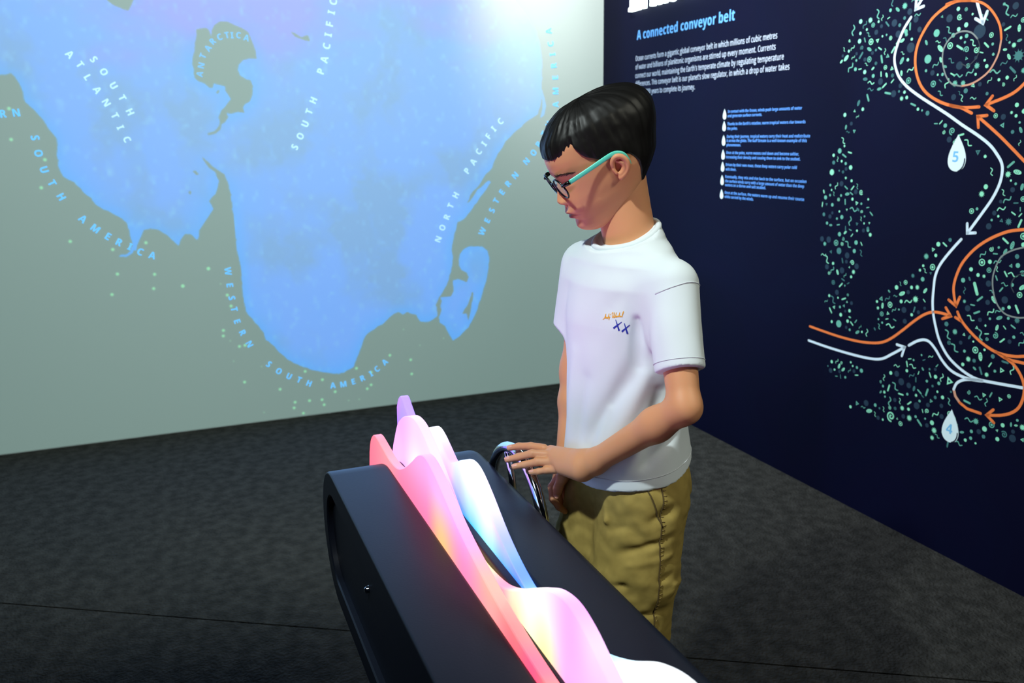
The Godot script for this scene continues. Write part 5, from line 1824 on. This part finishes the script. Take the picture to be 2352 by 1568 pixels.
func build_shorts(t: Node3D, axis: Transform3D) -> void:
	var s := Shorts.new()
	var B := func(l: float, y: float, f: float) -> Vector3: return axis * Vector3(l, y, f)
	s.cut = 0.425
	s.noise.frequency = 16.0
	s.noise.seed = 2
	s.noise.fractal_octaves = 2
	s.add(B.call(-0.034, 0.83, -0.01), B.call(0.034, 0.83, -0.01), 0.086, 0.086, 0.03)
	s.add(B.call(-0.036, 0.765, -0.014), B.call(0.036, 0.765, -0.014), 0.094, 0.094, 0.03)
	for q in [1.0, -1.0]:
		s.add(B.call(0.056 * q, 0.745, -0.004), B.call(0.064 * q, 0.60, 0.020), 0.088, 0.082, 0.02)
		s.add(B.call(0.064 * q, 0.60, 0.020), B.call(0.072 * q, 0.38, 0.04), 0.082, 0.072, 0.02)
	rng.seed = 17
	var folds := [[0.16, 0.70, -0.02, 0.10, 0.66, 0.10, 0.011, -0.006], [0.16, 0.66, -0.04, 0.12, 0.645, 0.09, 0.009, 0.005], [0.165, 0.62, -0.03, 0.10, 0.60, 0.11, 0.010, -0.006], [0.16, 0.585, -0.03, 0.11, 0.575, 0.10, 0.010, 0.0055], [0.16, 0.55, -0.02, 0.12, 0.54, 0.11, 0.010, -0.005], [0.165, 0.73, -0.04, 0.15, 0.75, 0.03, 0.009, 0.005], [0.16, 0.755, -0.02, 0.08, 0.70, 0.09, 0.012, -0.006], [0.02, 0.75, 0.10, 0.055, 0.62, 0.11, 0.012, -0.008], [0.06, 0.74, 0.09, 0.085, 0.66, 0.115, 0.013, 0.007], [0.13, 0.78, -0.06, 0.09, 0.70, -0.10, 0.012, -0.006], [0.13, 0.66, -0.07, 0.15, 0.62, -0.04, 0.009, -0.006], [0.12, 0.58, -0.05, 0.16, 0.60, 0.0, 0.009, 0.005], [-0.03, 0.74, 0.09, -0.05, 0.6, 0.11, 0.012, -0.006], [-0.08, 0.73, 0.09, -0.09, 0.58, 0.12, 0.012, 0.006]]
	for f in folds:
		s.creases.append([B.call(f[0], f[1], f[2]), B.call(f[3], f[4], f[5]), f[6] * 0.75, f[7] * 1.05])
	var bag := MeshBag.new()
	nets(s, Vector3(0.60, 0.41, -1.64), Vector3(0.94, 0.86, -1.14), 0.0045, bag)
	var khaki := mat(Color(1, 1, 1), 0.85)
	khaki.albedo_texture = noise_texture(256, 0.03, 51, Color(0.57, 0.495, 0.265), Color(0.67, 0.585, 0.325), 4)
	khaki.uv1_triplanar = true
	khaki.uv1_scale = Vector3(5, 5, 5)
	khaki.metallic_specular = 0.25
	var o := part("shorts", bag.commit(), khaki, t, "khaki cotton shorts")
	var seam := mat(Color(0.36, 0.29, 0.15), 0.9)
	# side seam and the slanted pocket edge of the near leg
	var line := []
	for k in 40:
		var u := k / 39.0
		var y := lerpf(0.80, 0.43, u)
		var f := lerpf(0.004, 0.032, u)
		line.append(onto(s, B.call(0.26, y, f + 0.01), -axis.basis.x, 0.0003))
	part("seam", tube(line, 0.0013, 6), seam, o)
	var pocket := []
	for k in 12:
		var u := k / 11.0
		pocket.append(onto(s, B.call(0.26, lerpf(0.80, 0.715, u), lerpf(0.045, 0.018, u)), -axis.basis.x, 0.0004))
	part("pocket_edge", tube(pocket, 0.0014, 6), seam, o)
	# stitched puckers along the seam
	var pk := new_st()
	pk.set_smooth_group(0)
	for k in 44:
		var i := int(k / 44.0 * 38.0)
		var a: Vector3 = (line[i] as Vector3).lerp(line[i + 1], fmod(k / 44.0 * 38.0, 1.0))
		var b := onto(s, a - axis.basis.z * rng.randf_range(0.006, 0.009) + axis.basis.x * 0.02 + Vector3(0, rng.randf_range(-0.002, 0.002), 0), -axis.basis.x, 0.0)
		add_tube(pk, [a, a.lerp(b, 0.5) + axis.basis.x * 0.0006, b], [0.0007, 0.001, 0.0006], 5)
	pk.generate_normals()
	part("seam_pucker", pk.commit(), mat(Color(0.5, 0.42, 0.24), 0.9), o)
	# shoes
	var sole := mat(Color(0.85, 0.85, 0.83), 0.7)
	var upper := mat(Color(0.16, 0.17, 0.19), 0.7)
	for q in [1.0, -1.0]:
		var shoe := Blob.new()
		shoe.add(B.call(0.086 * q, 0.045, -0.035), B.call(0.092 * q, 0.04, 0.07), 0.042, 0.040, 0.02)
		shoe.add(B.call(0.092 * q, 0.04, 0.07), B.call(0.094 * q, 0.034, 0.125), 0.040, 0.030, 0.02)
		shoe.add(B.call(0.085 * q, 0.05, -0.02), B.call(0.085 * q, 0.09, -0.012), 0.042, 0.036, 0.02)
		var sb := MeshBag.new()
		var c: Vector3 = B.call(0.09 * q, 0.07, 0.04)
		nets(shoe, Vector3(c.x - 0.14, 0.006, c.z - 0.09), Vector3(c.x + 0.14, 0.15, c.z + 0.09), 0.006, sb)
		var sh := part("shoe", sb.commit(), upper, t, "dark trainer with a pale sole")
		var outline := []
		for k in 30:
			var a := TAU * k / 30
			outline.append(Vector2(cos(a) * 0.043 * (1.0 - 0.12 * maxf(-sin(a), 0.0)), 0.04 + sin(a) * 0.118))
		var st := new_st()
		for k in 30:
			var p: Vector2 = outline[k]
			var r: Vector2 = outline[(k + 1) % 30]
			var lo0: Vector3 = B.call(p.x + 0.09 * q, 0.001, p.y)
			var lo1: Vector3 = B.call(r.x + 0.09 * q, 0.001, r.y)
			var hi0: Vector3 = B.call(p.x + 0.09 * q, 0.024, p.y)
			var hi1: Vector3 = B.call(r.x + 0.09 * q, 0.024, r.y)
			quad(st, lo0, hi0, hi1, lo1)
			for v in [B.call(0.09 * q, 0.024, 0.04), hi1, hi0, B.call(0.09 * q, 0.001, 0.04), lo0, lo1]:
				st.add_vertex(v)
		st.generate_normals()
		part("sole", st.commit(), sole, sh)
